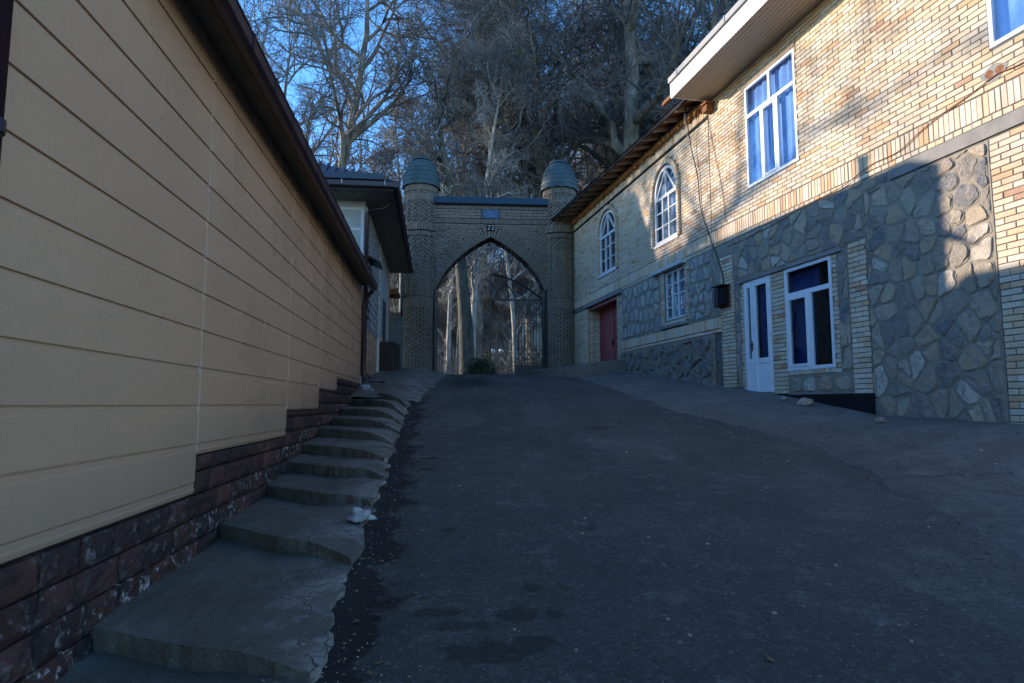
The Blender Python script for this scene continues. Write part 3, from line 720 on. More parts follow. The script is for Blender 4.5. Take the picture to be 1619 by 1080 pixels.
cable('cable', [rp(1080, 160, .35), rp(1084, 200, .2), rp(1087, 222, .1), rp(1084, 230, .08)], .006, 'short loose pale wire dangling under the timber eave', 'white_metal')
cable('cable', [rp(1150, 390), rp(1190, 372), rp(1240, 345, .035), rp(1268, 328, .035), rp(1330, 296, .05), rp(1375, 262), rp(1420, 240), rp(1453, 210), rp(1487, 182, .03), rp(1536, 148, .03), rp(1575, 118, .03), rp(1619, 98, .03), rp(1700, 40, .03)], .007, 'thin brown wire stretched along the upright brick course to the hole in the wall', 'old_wood')

# ---------------- far house with arched windows
far = thing('brick_house', 'farther brick house with timber eave, two arched windows and recessed red gates', 'house', (7.42, 0, 0), RROT)
FE = 24.6
AW = [(15.57, 16.86, 4.15, 6.12), (19.62, 21.08, 4.2, 6.2)]
BWN = (15.36, 16.40, 2.1, 3.34); RD = (19.66, 22.3, .9, 3.32)
def arch_half(a, b, c, e, grow=0.):
    """arch outline top part: points from right springing over the crown to left springing"""
    cx = (a+b)/2; hw = (b-a)/2+grow; zsp = c+(e-c)*.62; hh = e+grow-zsp; out = []
    for t in np.linspace(0, math.pi, 13):
        x = math.cos(t); z_ = abs(math.sin(t))**.82
        out.append((cx+hw*x, zsp+hh*z_))
    return out, zsp
mb = MB(); plate(mb, SPLIT, FE, -1.2, 6.72, [AW[0], AW[1], BWN, RD], -.14)
for a, b, c, e in AW:
    pts, zsp = arch_half(a, b, c, e); half = len(pts)//2
    r_ = pts[:half+1]; l_ = pts[half:]
    mb.prism([(b, zsp)]+[(b, e)]+[p for p in reversed(r_)][:-1], -.1, -.001); mb.prism([(a, e), (a, zsp)]+[p for p in reversed(l_)][1:], -.1, -.001)
mb.add([(FE, 0, -1.2), (FE, -8, -1.2), (FE, -8, 6.72), (FE, 0, 6.72)], [(0, 1, 2, 3)])
mb.add([(SPLIT+.01, 0, -1.2), (SPLIT+.01, -8, -1.2), (SPLIT+.01, -8, 6.72), (SPLIT+.01, 0, 6.72)], [(0, 1, 2, 3)])
mb.build('wall', 'mortar', far)
for h_ in AW+[BWN]:
    a, b, c, e = h_[0]-.2, h_[1]+.2, h_[2]-.2, h_[3]+.1
    MB().add([(a, -.15, c), (b, -.15, c), (b, -1.6, c), (a, -1.6, c), (a, -.15, e), (b, -.15, e), (b, -1.6, e), (a, -1.6, e)],
             [(0, 1, 2, 3), (4, 5, 6, 7), (0, 3, 7, 4), (1, 2, 6, 5), (2, 3, 7, 6)]).build('room', 'dark_room', far)
B = []
def fb(z):
    out = []
    for a, b, c, e in AW:
        pts, zsp = arch_half(a, b, c, e, .19)
        if c-.06 < z <= zsp: out.append((a-.19, b+.19))
        elif zsp < z < e+.19:
            xs_ = [p[0] for p in pts if p[1] > z]
            if xs_: out.append((min(xs_)-.03, max(xs_)+.03))
    return out
lay(B, SPLIT+.01, FE, 3.80, 6.40, fb)
soldiers(B, SPLIT+.01, FE, 6.475, 6.72, proud=.03)
soldiers(B, SPLIT+.01, FE, 3.50, 3.785)
lay(B, SPLIT+.01, 19.3, 3.415, 3.49, bh=.06, bw=.12)
lay(B, 15.15, 15.34, 2.0, 3.36); lay(B, 16.42, 16.62, 2.0, 3.36)
lay(B, 15.3, 16.45, 1.98, 2.07)
soldiers(B, SPLIT-.3, 19.25, 1.62, 1.86, proud=.05); lay(B, SPLIT-.3, 19.25, 1.53, 1.61, proud=.04)
lay(B, 19.26, 19.64, .9, 3.3, proud=.02); lay(B, 22.32, FE, .9, 3.3, proud=.02)
for a, b, c, e in AW:    # brick surround: uprights and ring of voussoirs
    pts, zsp = arch_half(a, b, c, e, .10)
    for x in (a-.155, b+.045):
        z = c-.03
        while z < zsp: B.append((x, x+.11, 0, .075+rng.uniform(-.004, .004), z, z+.066)); z += .078
place_bricks(B, far, 'pale_brick', 300, minpx=8)
for a, b, c, e in AW:
    pts, zsp = arch_half(a, b, c, e, .04); pto, _ = arch_half(a, b, c, e, .16)
    fi = np.linspace(0, len(pts)-1, 27); ip = lambda P, t: (np.interp(t, range(len(P)), [p[0] for p in P]), np.interp(t, range(len(P)), [p[1] for p in P]))
    for t0, t1 in zip(fi, fi[1:]):
        t1 = t0+(t1-t0)*.86; q = [ip(pts, t0), ip(pto, t0), ip(pto, t1), ip(pts, t1)]
        cx = sum(p[0] for p in q)/4; cz = sum(p[1] for p in q)/4
        o = MB().prism([(p[0]-cx, p[1]-cz) for p in q], 0, .075).build('arch_brick', 'pale_brick', far); o.location = (cx, 0, cz)
MB().box(SPLIT, FE, 0, .022, 6.41, 6.465).build('dark_band', 'black_paint', far)
# arched windows
for a, b, c, e in AW:
    pts, zsp = arch_half(a, b, c, e, -.002); ptin, _ = arch_half(a, b, c, e, -.075); m = MB(); d0, d1 = -.045, .012
    out = [(a, c)]+list(reversed(pts))+[(b, c)]; inn = [(a+.075, c+.075)]+list(reversed(ptin))+[(b-.075, c+.075)]
    n = len(out); v = []
    for P, dd in ((out, d1), (inn, d1), (inn, d0), (out, d0)): v += [(p[0], dd, p[1]) for p in P]
    m.add(v, [(k_*n+i, k_*n+(i+1) % n, ((k_+1) % 4)*n+(i+1) % n, ((k_+1) % 4)*n+i) for k_ in range(4) for i in range(n)])
    cx = (a+b)/2; tz = zsp-.02; A = a+.075; Bq = b-.075
    m.box(A, Bq, d0, d1+.002, tz-.04, tz+.04)
    x1, x2 = A+(Bq-A)*.36, A+(Bq-A)*.66
    for x in (x1, x2): m.box(x-.025, x+.025, d0, d1+.004, c+.075, tz-.04)
    for (p, q) in ((A, x1-.025), (x1+.025, x2-.025), (x2+.025, Bq)):
        for fz in (.33, .68): z = c+.075+(tz-c-.1)*fz; m.box(p, q, d0+.01, d1-.006, z-.014, z+.014)
    ap = (cx, e-.08)
    for xb_ in (A+.04, cx, Bq-.04): m.bar((xb_, -.015, tz+.03), (ap[0], -.015, ap[1]), .05, .05)
    wn = m.build('window', 'old_paint', far)
    for (p, q) in ((A, x1-.025), (x1+.025, x2-.025), (x2+.025, Bq)):
        zz = [c+.075]+[c+.075+(tz-c-.1)*fz for fz in (.33, .68)]+[tz-.04]
        for z0_, z1_ in zip(zz, zz[1:]): MB().box(p, q, -.024, -.018, z0_+.014, z1_-.014).build('pane', 'wavy_glass', wn)
    MB().prism([p for p in ptin if p[1] > tz+.03]+[(A, tz+.03), (Bq, tz+.03)], -.024, -.018).build('pane', 'wavy_glass', wn)
    MB().box(A, Bq, -.12, -.115, c, e-.35).build('curtain', 'white_curtain' if a < 17 else 'navy_blind', wn)
    MB().box(a-.04, b+.04, 0, .05, c-.07, c-.002).build('sill', 'old_paint', far)
# lower window with small panes
a, b, c, e = BWN; f = .05; bars = []; pn = []
xs_ = [a+f+(b-a-2*f)*t/3 for t in range(4)]; zs_ = [c+f+(e-c-2*f)*t/4 for t in range(5)]
for x in xs_[1:-1]: bars.append((x-.025, x+.025, c+f, e-f, .006))
for i in range(3):
    p = xs_[i]+(.025 if i else 0); q = xs_[i+1]-(.025 if i < 2 else 0)
    for z in zs_[1:-1]: bars.append((p, q, z-.014, z+.014, -.004))
    for j in range(4): pn.append((p, q, zs_[j]+.014*(j > 0), zs_[j+1]-.014*(j < 3)))
wn = rect_window(far, a, b, c, e, f, bars, d=-.03, thick=.05, frame='old_paint', curtain='white_curtain', leaves=pn)
MB().box(15.2, 16.95, 0, .14, 3.37, 3.44).build('lintel', 'cement_white', far)
MB().box(15.15, 16.6, 0, .09, 1.90, 1.97).build('sill', 'cement', far)
mb = MB(); mb.box(14.03, 15.14, -.02, .008, 1.87, 3.41); mb.box(16.63, 19.25, -.02, .008, 1.87, 3.41); mb.box(15.14, 16.63, -.02, .007, 1.87, 1.97)
mb.box(14.03, 19.25, -.02, .03, -.3, 1.525); mb.build('stone_bed', 'stone_bed', far)
stones(far, 14.04, 15.13, 1.9, 3.4, .28, .32, 51, 'white_stone', gap=.03, h=.03)
stones(far, 16.65, 19.22, 1.9, 3.4, .33, .36, 53, 'white_stone', gap=.034, h=.03)
stones(far, 14.0, 19.25, .35, 1.5, .42, .32, 57, 'rubble', gap=.02, h=.07, d=.02)
MB().box(19.2, 22.6, 0, .10, 3.325, 3.45).build('door_lintel', 'cement', far)
# recessed red gates
mb = MB(); dd = -.50
mb.box(RD[0]-.01, RD[0], dd, -.0, .7, 3.32); mb.box(RD[1], RD[1]+.01, dd, 0, .7, 3.32); mb.box(RD[0], RD[1], dd, 0, 3.322, 3.33); mb.box(RD[0], RD[1], dd-.1, dd-.06, .7, 3.32)
mb.build('recess', 'mortar', far)
mb = MB(); z = .95
while z < 3.25:
    y = -.47+(.065 if int(z/.078) % 2 else 0)
    while y < -.05: mb.box(RD[1]-.012, RD[1]-.001, y, min(y+.22, -.02), z, z+.066, r=rng.random()); y += .25
    z += .078
mb.build('brickwork', 'pale_brick', far, stuff=True)
for (p, q, sgn) in ((RD[0]+.02, (RD[0]+RD[1])/2-.01, 1), ((RD[0]+RD[1])/2+.01, RD[1]-.08, -1)):
    mb = MB(); yd = dd+.10; mb.box(p, q, yd-.02, yd, 1.08, 3.22)
    for (a_, b_, c_, e_) in [(p, p+.07, 1.08, 3.22), (q-.07, q, 1.08, 3.22), (p, q, 1.08, 1.15), (p, q, 3.15, 3.22), (p, q, 1.72, 1.78)]: mb.box(a_, b_, yd, yd+.02, c_, e_)
    lf = mb.build('gate_leaf', 'red_paint', far)
    MB().box((q-.05 if sgn > 0 else p+.02), (q-.02 if sgn > 0 else p+.05), yd+.02, yd+.05, 1.9, 2.1).build('handle', 'iron', lf)
MB().box(RD[0], RD[1], dd, 0, 3.22, 3.319).build('gate_head', 'red_paint', far)
# ramp up to the red gates
def ramp(u_, v_):
    s = 18.9+3.9*u_; bul = math.sin(math.pi*min(1, max(0, u_)))**.6
    dd_ = 1.02*-1+v_*(1.0+2.35*bul+.02); top = 1.32-.02*u_
    p = R2W(s, dd_, 0); gz = zr(p.y)+.02
    tt = max(0, dd_)/3.35; return (p.x, p.y, top*(1-tt**1.3)+(gz)*tt**1.3 if dd_ > 0 else top)
v, f_ = grid(ramp, 24, 24); mb = MB(); mb.add(v, f_); n0 = len(v)
ring = [i for i in range(25)]+[24+25*j for j in range(1, 25)]+[24*25+i for i in range(23, -1, -1)]+[25*j for j in range(23, 0, -1)]
bv = [(v[i][0], v[i][1], v[i][2]-.55) for i in ring]; mb.add([v[i] for i in ring]+bv, [(i, (i+1) % len(ring), len(ring)+(i+1) % len(ring), len(ring)+i) for i in range(len(ring))])
o = mb.build('ramp', 'pavement', smooth=False); struct(o)
# timber eave
def ovh(s): return .48+.27*(s-14)/8
MB().box(SPLIT-.08, FE, -.02, .13, 6.725, 6.84).build('clay_band', 'straw_clay', far)
mb = MB()
for i in range(220):
    s = rng.uniform(SPLIT, FE); d_ = rng.uniform(.02, .16); L = rng.uniform(.05, .16)
    mb.box(s, s+rng.uniform(.01, .05), d_-.02, d_+rng.uniform(.01, .05), 6.70-rng.uniform(0, .07), 6.78)
mb.build('straw', 'straw_clay', far, stuff=True)
s = SPLIT-.02; i = 0
while s < FE:
    w_ = ovh(s); o = MB().add([(0, -.5, .16), (.07, -.5, .16), (.07, w_, -.02), (0, w_, -.02), (0, -.5, .27), (.07, -.5, .27), (.07, w_, .07), (0, w_, .07)], [(0, 1, 2, 3), (4, 7, 6, 5), (0, 3, 7, 4), (1, 5, 6, 2), (2, 6, 7, 3), (0, 4, 5, 1)]).build('rafter', 'rafter_wood', far); o.location = (s, 0, 6.80); s += .56
nbd = 4
for i in range(nbd):
    t0, t1 = i/nbd, (i+.93)/nbd
    q = []
    for (s_, t) in ((SPLIT-.1, t0), (FE, t0), (FE, t1), (SPLIT-.1, t1)): dd_ = -.3+(ovh(s_)+.3)*t; q.append((s_, dd_, 7.05-.18*(dd_+.3)/.8-.0+.02))
    v = q+[(x, y, z+.025) for x, y, z in q]; MB().add(v, [(0, 1, 2, 3), (7, 6, 5, 4), (0, 4, 5, 1), (1, 5, 6, 2), (2, 6, 7, 3), (3, 7, 4, 0)]).build('eave_board', 'old_wood', far)
q = []
mb = MB()
for (dz) in (0, .09):
    for s_ in (SPLIT-.1, FE): q += [(s_, ovh(s_), 6.80+dz), (s_, ovh(s_)+.03, 6.80+dz)]
mb.add(q, [(0, 1, 3, 2), (4, 6, 7, 5), (0, 2, 6, 4), (1, 5, 7, 3), (0, 4, 5, 1), (2, 3, 7, 6)]); mb.build('fascia', 'black_paint', far)
MB().add([(SPLIT-.1, ovh(14)+.06, 6.90), (FE, ovh(FE)+.06, 6.90), (FE, -4, 8.0), (SPLIT-.1, -4, 8.0), (FE, -8.5, 6.6), (SPLIT-.1, -8.5, 6.6)], [(0, 1, 2, 3), (3, 2, 4, 5)]).build('roof', 'roof_grey', far)

# ================================================================== LEFT SIDE
LROT = math.atan2(1, -.119)
# local y of the frame points away from the street, so street side is -y
def Lframe(name, label, cat): return thing(name, label, cat, (-1.68, 0, 0), LROT)
lb = Lframe('low_building', 'long low building clad in tan panels with plum gutter along the steps', 'building')
LE = 13.86
jn = [-.75, 1.85, 4.50, 7.15, 9.06, 10.65, LE]
bots = [-.6, -.6, -.6, -.33, -.03, .24, .44]
PH = .2645; zt = 2.63
rows = [(-.008+PH*k_) for k_ in range(-4, 11)]
for i in range(len(jn)-1):
    a, b = jn[i], jn[i+1]; bot = [-.6, -.6, -.335, -.05, .25, .45][i] if i < 6 else .45
    bot = {0: -.6, 1: -.6, 2: -.335, 3: -.05, 4: .235, 5: .45}[i]
    zz = [r_ for r_ in rows if r_ > bot+.05 and r_ < zt-.05]; zz = [bot]+zz+[zt]
    for z0_, z1_ in zip(zz, zz[1:]):
        L = b-a-.016; H = z1_-z0_-.008; c_ = .010
        if H < .03: continue
        m = MB(); e_ = .006
        pr = [(0, 0), (-.015, .002), (-.015, H-.040), (-.009, H-.033), (-.009, H-.002), (0, H)]
        v = [(e_ if 0 < q < 5 else 0, y, z) for q, (y, z) in enumerate(pr)]+[(L-(e_ if 0 < q < 5 else 0), y, z) for q, (y, z) in enumerate(pr)]
        m.add(v, [(q, q+1, q+7, q+6) for q in range(5)]+[(0, 1, 2, 3, 4, 5), (11, 10, 9, 8, 7, 6)])
        o = m.build('siding_panel', 'siding', lb); o.location = (a, 0, z0_+.002)
    MB().box(a, b, 0, .12, bot-.015, zt+.02).build('wall', 'siding', lb)
mb = MB(); mb.box(-2, LE-.01, .12, 6.5, -4, 2.6); mb.build('core', 'siding_back', lb)
mb = MB(); mb.box(-2, LE-.005, .03, .119, -3.5, .44); mb.build('plinth_bed', 'plinth_bed', lb)
# plinth stones
mb = None
def botat(s):
    for i in range(len(jn)-1):
        if jn[i] <= s < jn[i+1]: return {0: -.6, 1: -.6, 2: -.335, 3: -.05, 4: .235, 5: .45}[i]
    return .45
def stepz(s): return -1.5+.127*s-.02
z = -1.9; row = 0
while z < .42:
    s = .6+(row % 2)*.17
    while s < LE-.03:
        wd = rng.uniform(.26, .40); e = min(s+wd, LE-.02); 
        for j_ in jn:
            if s < j_-.02 < e and z+.12 > botat(j_-.1)-.02: e = j_-.004
        mid = (s+e)/2; top = min(z+.155, botat(mid)-.02)
        if top-z > .04 and z+.13 > stepz(mid)-.35 and e-s > .05:
            nx_, nz_ = 5, 4; v = []
            for j in range(nz_+1):
                for i in range(nx_+1):
                    ex = min(i, nx_-i, j, nz_-j)
                    v.append(((e-s-.008)*i/nx_, -(.022+rng.uniform(0, .014)) if ex > 0 else -.010-rng.uniform(0, .006), (top-z-.008)*j/nz_))
            f_ = [(j*(nx_+1)+i, j*(nx_+1)+i+1, (j+1)*(nx_+1)+i+1, (j+1)*(nx_+1)+i) for j in range(nz_) for i in range(nx_)]
            # sides back to the bed
            rg = [i for i in range(nx_+1)]+[nx_+(nx_+1)*j for j in range(1, nz_+1)]+[nz_*(nx_+1)+i for i in range(nx_-1, -1, -1)]+[(nx_+1)*j for j in range(nz_-1, 0, -1)]
            nv = len(v); v += [(v[i][0], .03, v[i][2]) for i in rg]; f_ += [(rg[i], nv+i, nv+(i+1) % len(rg), rg[(i+1) % len(rg)]) for i in range(len(rg))]
            m = MB(); m.add(v, f_); me = m.mesh('plinth_stone', 'plinth_stone')
            at = me.attributes.new('salt', 'FLOAT', 'FACE'); sv = max(0., 1.0-2.2*abs(z+.1-stepz(mid)-.05)/.35)+(.25 if mid < 4.5 else 0)
            at.data.foreach_set('value', [min(1, sv*rng.uniform(.4, 1.1))]*len(me.polygons))
            o = link('plinth_stone', me, lb); o.location = (s, .0, z)
        s = e+.004
    z += .16; row += 1
# eave: soffit, fascia, gutter, roof
MB().box(-2, LE-.05, -.20, .1, 2.632, 2.65).build('soffit', 'soffit', lb)
MB().box(-2, LE-.04, -.225, -.20, 2.57, 2.72).build('fascia', 'plum_metal', lb)
mb = MB(); s0_, s1_ = -2, LE-.10
prof = [(-.235, 2.62), (-.235, 2.50), (-.27, 2.475), (-.32, 2.475), (-.352, 2.50), (-.355, 2.60), (-.362, 2.605), (-.362, 2.59)]
v = [(s, y, z) for s in (s0_, s1_) for y, z in prof]; n = len(prof)
mb.add(v, [(i, i+1, n+i+1, n+i) for i in range(n-1)]+[tuple(range(n)), tuple(range(n, 2*n))]); gt = mb.build('gutter', 'plum_metal', lb)
s = .5
while s < LE:
    MB().box(s, s+.02, -.37, -.225, 2.598, 2.612).box(s, s+.02, -.366, -.358, 2.47, 2.60).build('gutter_bracket', 'plum_metal', gt); s += .62
RB = 3.2; RZ = 4.68
MB().add([(-2, -.30, 2.64), (LE-.02, -.30, 2.64), (LE-.02, RB, RZ), (-2, RB, RZ), (LE-.02, 6.8, 2.6), (-2, 6.8, 2.6)], [(0, 1, 2, 3), (3, 2, 4, 5)]).add([(LE-.03, -.1, 2.6), (LE-.03, 6.6, 2.6), (LE-.03, RB, RZ-.03)], [(0, 1, 2)]).build('roof', 'roof_plum', lb)
mb = MB(); mb.tube([(2.13, -.09, 2.5), (2.13, -.09, -1.3)], .05, 12)
for z in (.95, 1.75): mb.tube([(2.13, -.09, z), (2.13, -.09, z+.05)], .058, 12)
mb.build('downpipe', 'plum_metal', lb, True)
mb = MB(); mb.tube([(LE-.06, -.25, 2.48), (LE-.03, -.10, 2.32), (LE-.0, -.07, 2.2), (LE-.0, -.07, .62), (LE-.02, -.2, .53), (LE-.1, -.55, .50)], .045, 12); mb.build('downpipe', 'plum_metal', lb, True)

# second, taller house behind it
tb = Lframe('tall_house', 'taller plum-roofed house with lattice wall between tan building and gateway', 'house')
T0, T1 = 14.2, 21.9; ZE = 4.62; F0 = 13.2; RY = 1.72; FY = .95
mb = MB(); mb.box(T0, T1, .0, 2.45, -.5, ZE+.02); mb.build('wall', 'pale_panel', tb)
MB().box(13.6, 14.6, 1.62, 2.4, 2.7, 6.0).box(14.6, T1+1.0, 1.62, 2.4, 4.6, 6.0).build('attic', 'pale_panel', tb)  # unseen block added on the roof to shape its shadow edge across the street
# cladding of the street wall
rows2 = [.72+.265*k_ for k_ in range(5)]
for z0_ in rows2:
    for a, b in ((T0, 16.6), (16.62, 19.1), (19.12, 21.85)):
        if z0_ > 1.6 and a < 17.5: continue
        MB().cbox(a+.005, b-.005, -.014, 0, z0_, z0_+.25, .006, -1).build('siding_panel', 'siding', tb)
MB().box(T0, T1, -.03, .0, -.3, .70).build('plinth', 'plinth_bed', tb)
# lattice band of raised blocks
mb = MB(); mb.box(14.35, 17.6, -.02, 0, 1.75, 4.5); mb.build('lattice_base', 'lattice_blue', tb)
mb = MB()
for i in range(15):
    for j in range(14):
        if (i+j) % 2: continue
        s, z = 14.45+i*.21, 1.85+j*.19
        mb.cbox(s, s+.19, -.055, -.02, z, z+.17, .03, -1, r=rng.random())
mb.build('lattice_block', 'lattice_blue', tb)
MB().box(17.7, 17.8, -.06, 0, .8, 4.5).box(14.25, 14.33, -.05, 0, .8, 4.5).build('pilaster', 'pale_panel', tb)
MB().box(19.3, 20.3, -.02, -.0, 1.2, 3.2).build('side_door', 'iron', tb)
MB().box(21.3, 21.88, -.02, 0, 1.2, 4.5).build('corner_strip', 'siding', tb)
mb = MB(); mb.box(14.6, 15.4, -.04, 0, 1.9, 3.3); mb.build('side_window', 'dark_room', tb)
MB().add([(14.5, -.02, 3.42), (15.5, -.02, 3.42), (15.5, -.32, 3.3), (14.5, -.32, 3.3), (14.5, -.02, 3.45), (15.5, -.02, 3.45), (15.5, -.32, 3.33), (14.5, -.32, 3.33)], [(0, 1, 2, 3), (7, 6, 5, 4), (0, 4, 5, 1), (1, 5, 6, 2), (2, 6, 7, 3), (3, 7, 4, 0)]).build('window_canopy', 'plum_metal', tb)
# window in the end wall facing the camera
def endwin():
    m = MB(); x = T0-.03
    zs2 = (2.6, 3.95, 4.42); ys2 = (.05, .62, 1.2, 1.75)
    for y in ys2: m.box(x-.03, x+.03, y-.035, y+.035, zs2[0], zs2[-1])
    for z in zs2: m.box(x-.028, x+.028, ys2[0], ys2[-1], z-.035, z+.035)
    w_ = m.build('window', 'old_paint', tb)
    for y0_, y1_ in zip(ys2, ys2[1:]):
        for z0_, z1_ in zip(zs2, zs2[1:]): MB().box(x-.004, x+.004, y0_+.035, y1_-.035, z0_+.035, z1_-.035).build('pane', 'pale_panel' if y0_ < .5 or z0_ > 3 else 'dark_room', w_)
endwin()
OH = .68
MB().box(F0+.1, T0, -OH, FY, ZE, ZE+.03).box(T0, T1+.3, -OH, RY, ZE, ZE+.03).build('soffit', 'soffit', tb)
mb = MB()
for i in range(5): mb.box(T0-.9, T0-.55, .2+i*.35, .22+i*.35, ZE-.004, ZE)
mb.build('vent_slot', 'dark_room', tb)
mb = MB(); mb.box(F0+.08, F0+.10, -OH, FY, ZE-.03, ZE+.17); mb.box(F0+.08, T1+.3, -OH-.02, -OH, ZE-.03, ZE+.17); mb.build('fascia', 'plum_metal', tb)
def gut(p0, p1, out_dir):
    m = MB(); p0, p1 = Vector(p0), Vector(p1); q = Vector(out_dir)
    pr = [(0, .13), (0, .02), (.03, 0), (.09, 0), (.12, .02), (.125, .12)]
    v = [tuple(p+q*a+Vector((0, 0, b))) for p in (p0, p1) for a, b in pr]; n = len(pr)
    m.add(v, [(i, i+1, n+i+1, n+i) for i in range(n-1)]+[tuple(range(n)), tuple(range(n, 2*n))]); g_ = m.build('gutter', 'plum_metal', tb)
    L = (p1-p0).length; k_ = .3
    while k_ < L:
        c_ = p0+(p1-p0)*k_/L; dr_ = (p1-p0).normalized()*.015
        mm = MB(); mm.bar(tuple(c_+q*.0+Vector((0, 0, .128))), tuple(c_+q*.135+Vector((0, 0, .128))), .02, .012); mm.bar(tuple(c_+q*.13+Vector((0, 0, .13))), tuple(c_+q*.13+Vector((0, 0, .04))), .02, .012); mm.build('gutter_bracket', 'white_metal', g_); k_ += .9
gut((F0+.08, -OH-.14, ZE+.0), (F0+.08, FY, ZE+.0), (-1, 0, 0)); gut((F0-.04, -OH-.02, ZE), (T1+.3, -OH-.02, ZE), (0, -1, 0))
MB().box(F0-.02, F0+.10, -OH+.2, FY, ZE+.17, ZE+.30).build('ridge_flashing', 'blue_tin', tb)
RY, RZ2 = 1.72, 5.75; rs0, rs1 = F0+1.4, T1+.2
mb = MB(); c0 = [(F0, -OH-.05, ZE+.16), (F0, FY, ZE+.16), (T1+.35, RY, ZE+.16), (T1+.35, -OH-.05, ZE+.16)]; r0, r1 = (rs0, RY, RZ2), (rs1, RY, RZ2)
mb.add(c0+[r0, r1], [(0, 1, 4), (0, 4, 5, 3), (1, 2, 5, 4), (2, 3, 5)]); mb.build('roof', 'roof_plum', tb)
mb = MB()   # tile ribs on the front hip
for i in range(16):
    y = -OH+.1+i*.2; top = min(1, (y+OH)/(RY+OH))
    mb.bar((F0+.02, y, ZE+.19), (F0+(rs0-F0)*top, y, ZE+.18+(RZ2-ZE-.16)*top+.02), .05, .05)
mb.build('roof_rib', 'roof_plum', tb, stuff=True)
mb = MB(); mb.tube([(T0+.0, -.60, ZE+.02), (T0-.12, -.45, ZE-.18), (T0-.1, -.12, ZE-.22), (T0-.08, -.06, ZE-.35), (T0-.08, -.06, .7)], .045, 10); mb.build('downpipe', 'plum_metal', tb, True)
mb = MB(); mb.box(14.55, 14.67, 1.93, 2.07, 5.9, 6.42); mb.box(14.52, 14.70, 1.9, 2.1, 6.42, 6.46); mb.build('chimney', 'iron', tb)
# small lean-to eave at the far end
mb = MB(); mb.box(22.25, 23.4, -.25, .9, 4.0, 4.06)
for i in range(5): mb.box(22.3+i*.25, 22.36+i*.25, -.3, .9, 3.9, 4.0)
mb.build('lean_to_eave', 'old_wood', tb)

# unseen house block added behind the tall one to shade the brick wall's far end
rh = thing('rear_house', 'plain rendered house standing back behind the tall plum-roofed house', 'house', (-13.5, 29.0, 1))
MB().box(-3, 3, -3, 3.4, -1, 7.4).build('wall', 'pale_panel', rh)
MB().add([(-3.4, -3.5, 7.3), (3.4, -3.5, 7.3), (3.4, 3.9, 7.3), (-3.4, 3.9, 7.3), (0, -3.5, 9.4), (0, 3.9, 9.4)], [(0, 1, 4), (3, 2, 5), (0, 4, 5, 3), (1, 2, 5, 4), (0, 3, 2, 1)]).build('roof', 'roof_plum', rh)
for z in (1.2, 4.2):
    for x in (-1.6, 1.4):
        f_ = MB().box(x-.6, x+.6, -3.04, -2.99, z, z+1.5).build('window', 'old_paint', rh); MB().box(x-.52, x-.03, -3.05, -3.041, z+.08, z+1.42).build('pane', 'dark_room', f_); MB().box(x+.03, x+.52, -3.05, -3.041, z+.08, z+1.42).build('pane', 'dark_room', f_)

# ------------------------------------------------------------------ concrete steps
lips = []   # (left end on the wall: y, z ; right end at the gutter: y)
Ld = [(1.0, -1.30, .95), (3.2, -1.07, 2.75), (5.03, -.91, 4.0), (6.36, -.78, 5.25), (7.2, -.63, 6.1), (8.04, -.49, 6.85), (9.03, -.33, 7.75), (10.1, -.21, 8.6), (10.95, -.065, 9.35), (12.3, .087, 10.1), (13.4, .22, 11.2)]
labs = ['lowest broad concrete step at the bottom left edge of the picture', 'large broad concrete step with pale cracked corner', 'broad step with white bag on its gutter end', 'fourth step from the front, its nose dark and chipped', 'fifth step from the front, narrow tread', 'sixth step from the front, beside the stepped red plinth', 'seventh step from the front, worn narrow tread', 'eighth step from the front, below the third plinth notch', 'third step from the top of the flight', 'second step from the top of the flight', 'topmost concrete step before the dark landing']
for i in range(len(Ld)):
    yl, zl, yr = Ld[i]
    if i+1 < len(Ld): yl2, zl2, yr2 = Ld[i+1]
    else: yl2, zl2, yr2 = yl+.9, zl+.14, yr+.9
    if i == 0: yl2_, yr2_ = yl2, yr2
    NU, NV = 60, 20
    def top(u_, v_, yl=yl, zl=zl, yr=yr, yl2=yl2, zl2=zl2, yr2=yr2, i=i):
        bow = .03*math.sin(math.pi*u_)
        ya = yl+(yr-yl)*(u_**1.12)-bow+noise3(u_*4, i*3.1, 4, .035)+noise3(u_*17, i*3.1, 6, .010); yb_ = yl2+(yr2-yl2)*(u_**1.12)+.05-bow
        y = ya+(yb_-ya)*v_; xl_ = xlw(y)-.01; xr_ = -.50-.12*y+noise3(y*2.2, 0, 7, .07)+noise3(y*9, 0, 7, .05)+noise3(y*24, 0, 7, .03)
        x = xl_+(xr_-xl_)*u_
        rise = max(.10, (zl2-zl))*1.0
        h0 = zl; h1 = zl2-.125
        zL = h0+(h1-h0)*v_
        zR = (zroad(x, ya)+.06)*(1-v_)+(zroad(x, yb_)+.012)*v_
        t = max(0, (u_-.45)/.55)**1.6
        z = zL*(1-t)+zR*t
        edge = .012*math.exp(-v_*30)
        return (x, y, z-edge+noise3(x*3, y*3, i, .007)+noise3(x*11, y*11, i, .004)+noise3(x*30, y*30, i, .002))
    v, f_ = grid(top, NU, NV); mb = MB(); mb.add(v, f_)
    m = NU+1; rg = [j for j in range(m)]+[NU+m*j for j in range(1, NV+1)]+[NV*m+j for j in range(NU-1, -1, -1)]+[m*j for j in range(NV-1, 0, -1)]
    dn = []
    for q in rg:
        x, y, z = v[q]; dn.append((x, y+(.03 if q < m else 0)+noise3(x*14, z*3, i+.5, .006), z-.19))
    mb.add([v[q] for q in rg]+dn, [(q, len(rg)+q, len(rg)+(q+1) % len(rg), (q+1) % len(rg)) for q in range(len(rg))])
    o = mb.build('step', 'step_concrete'); tag(o, labs[i], 'step', 'concrete steps beside the tan building')
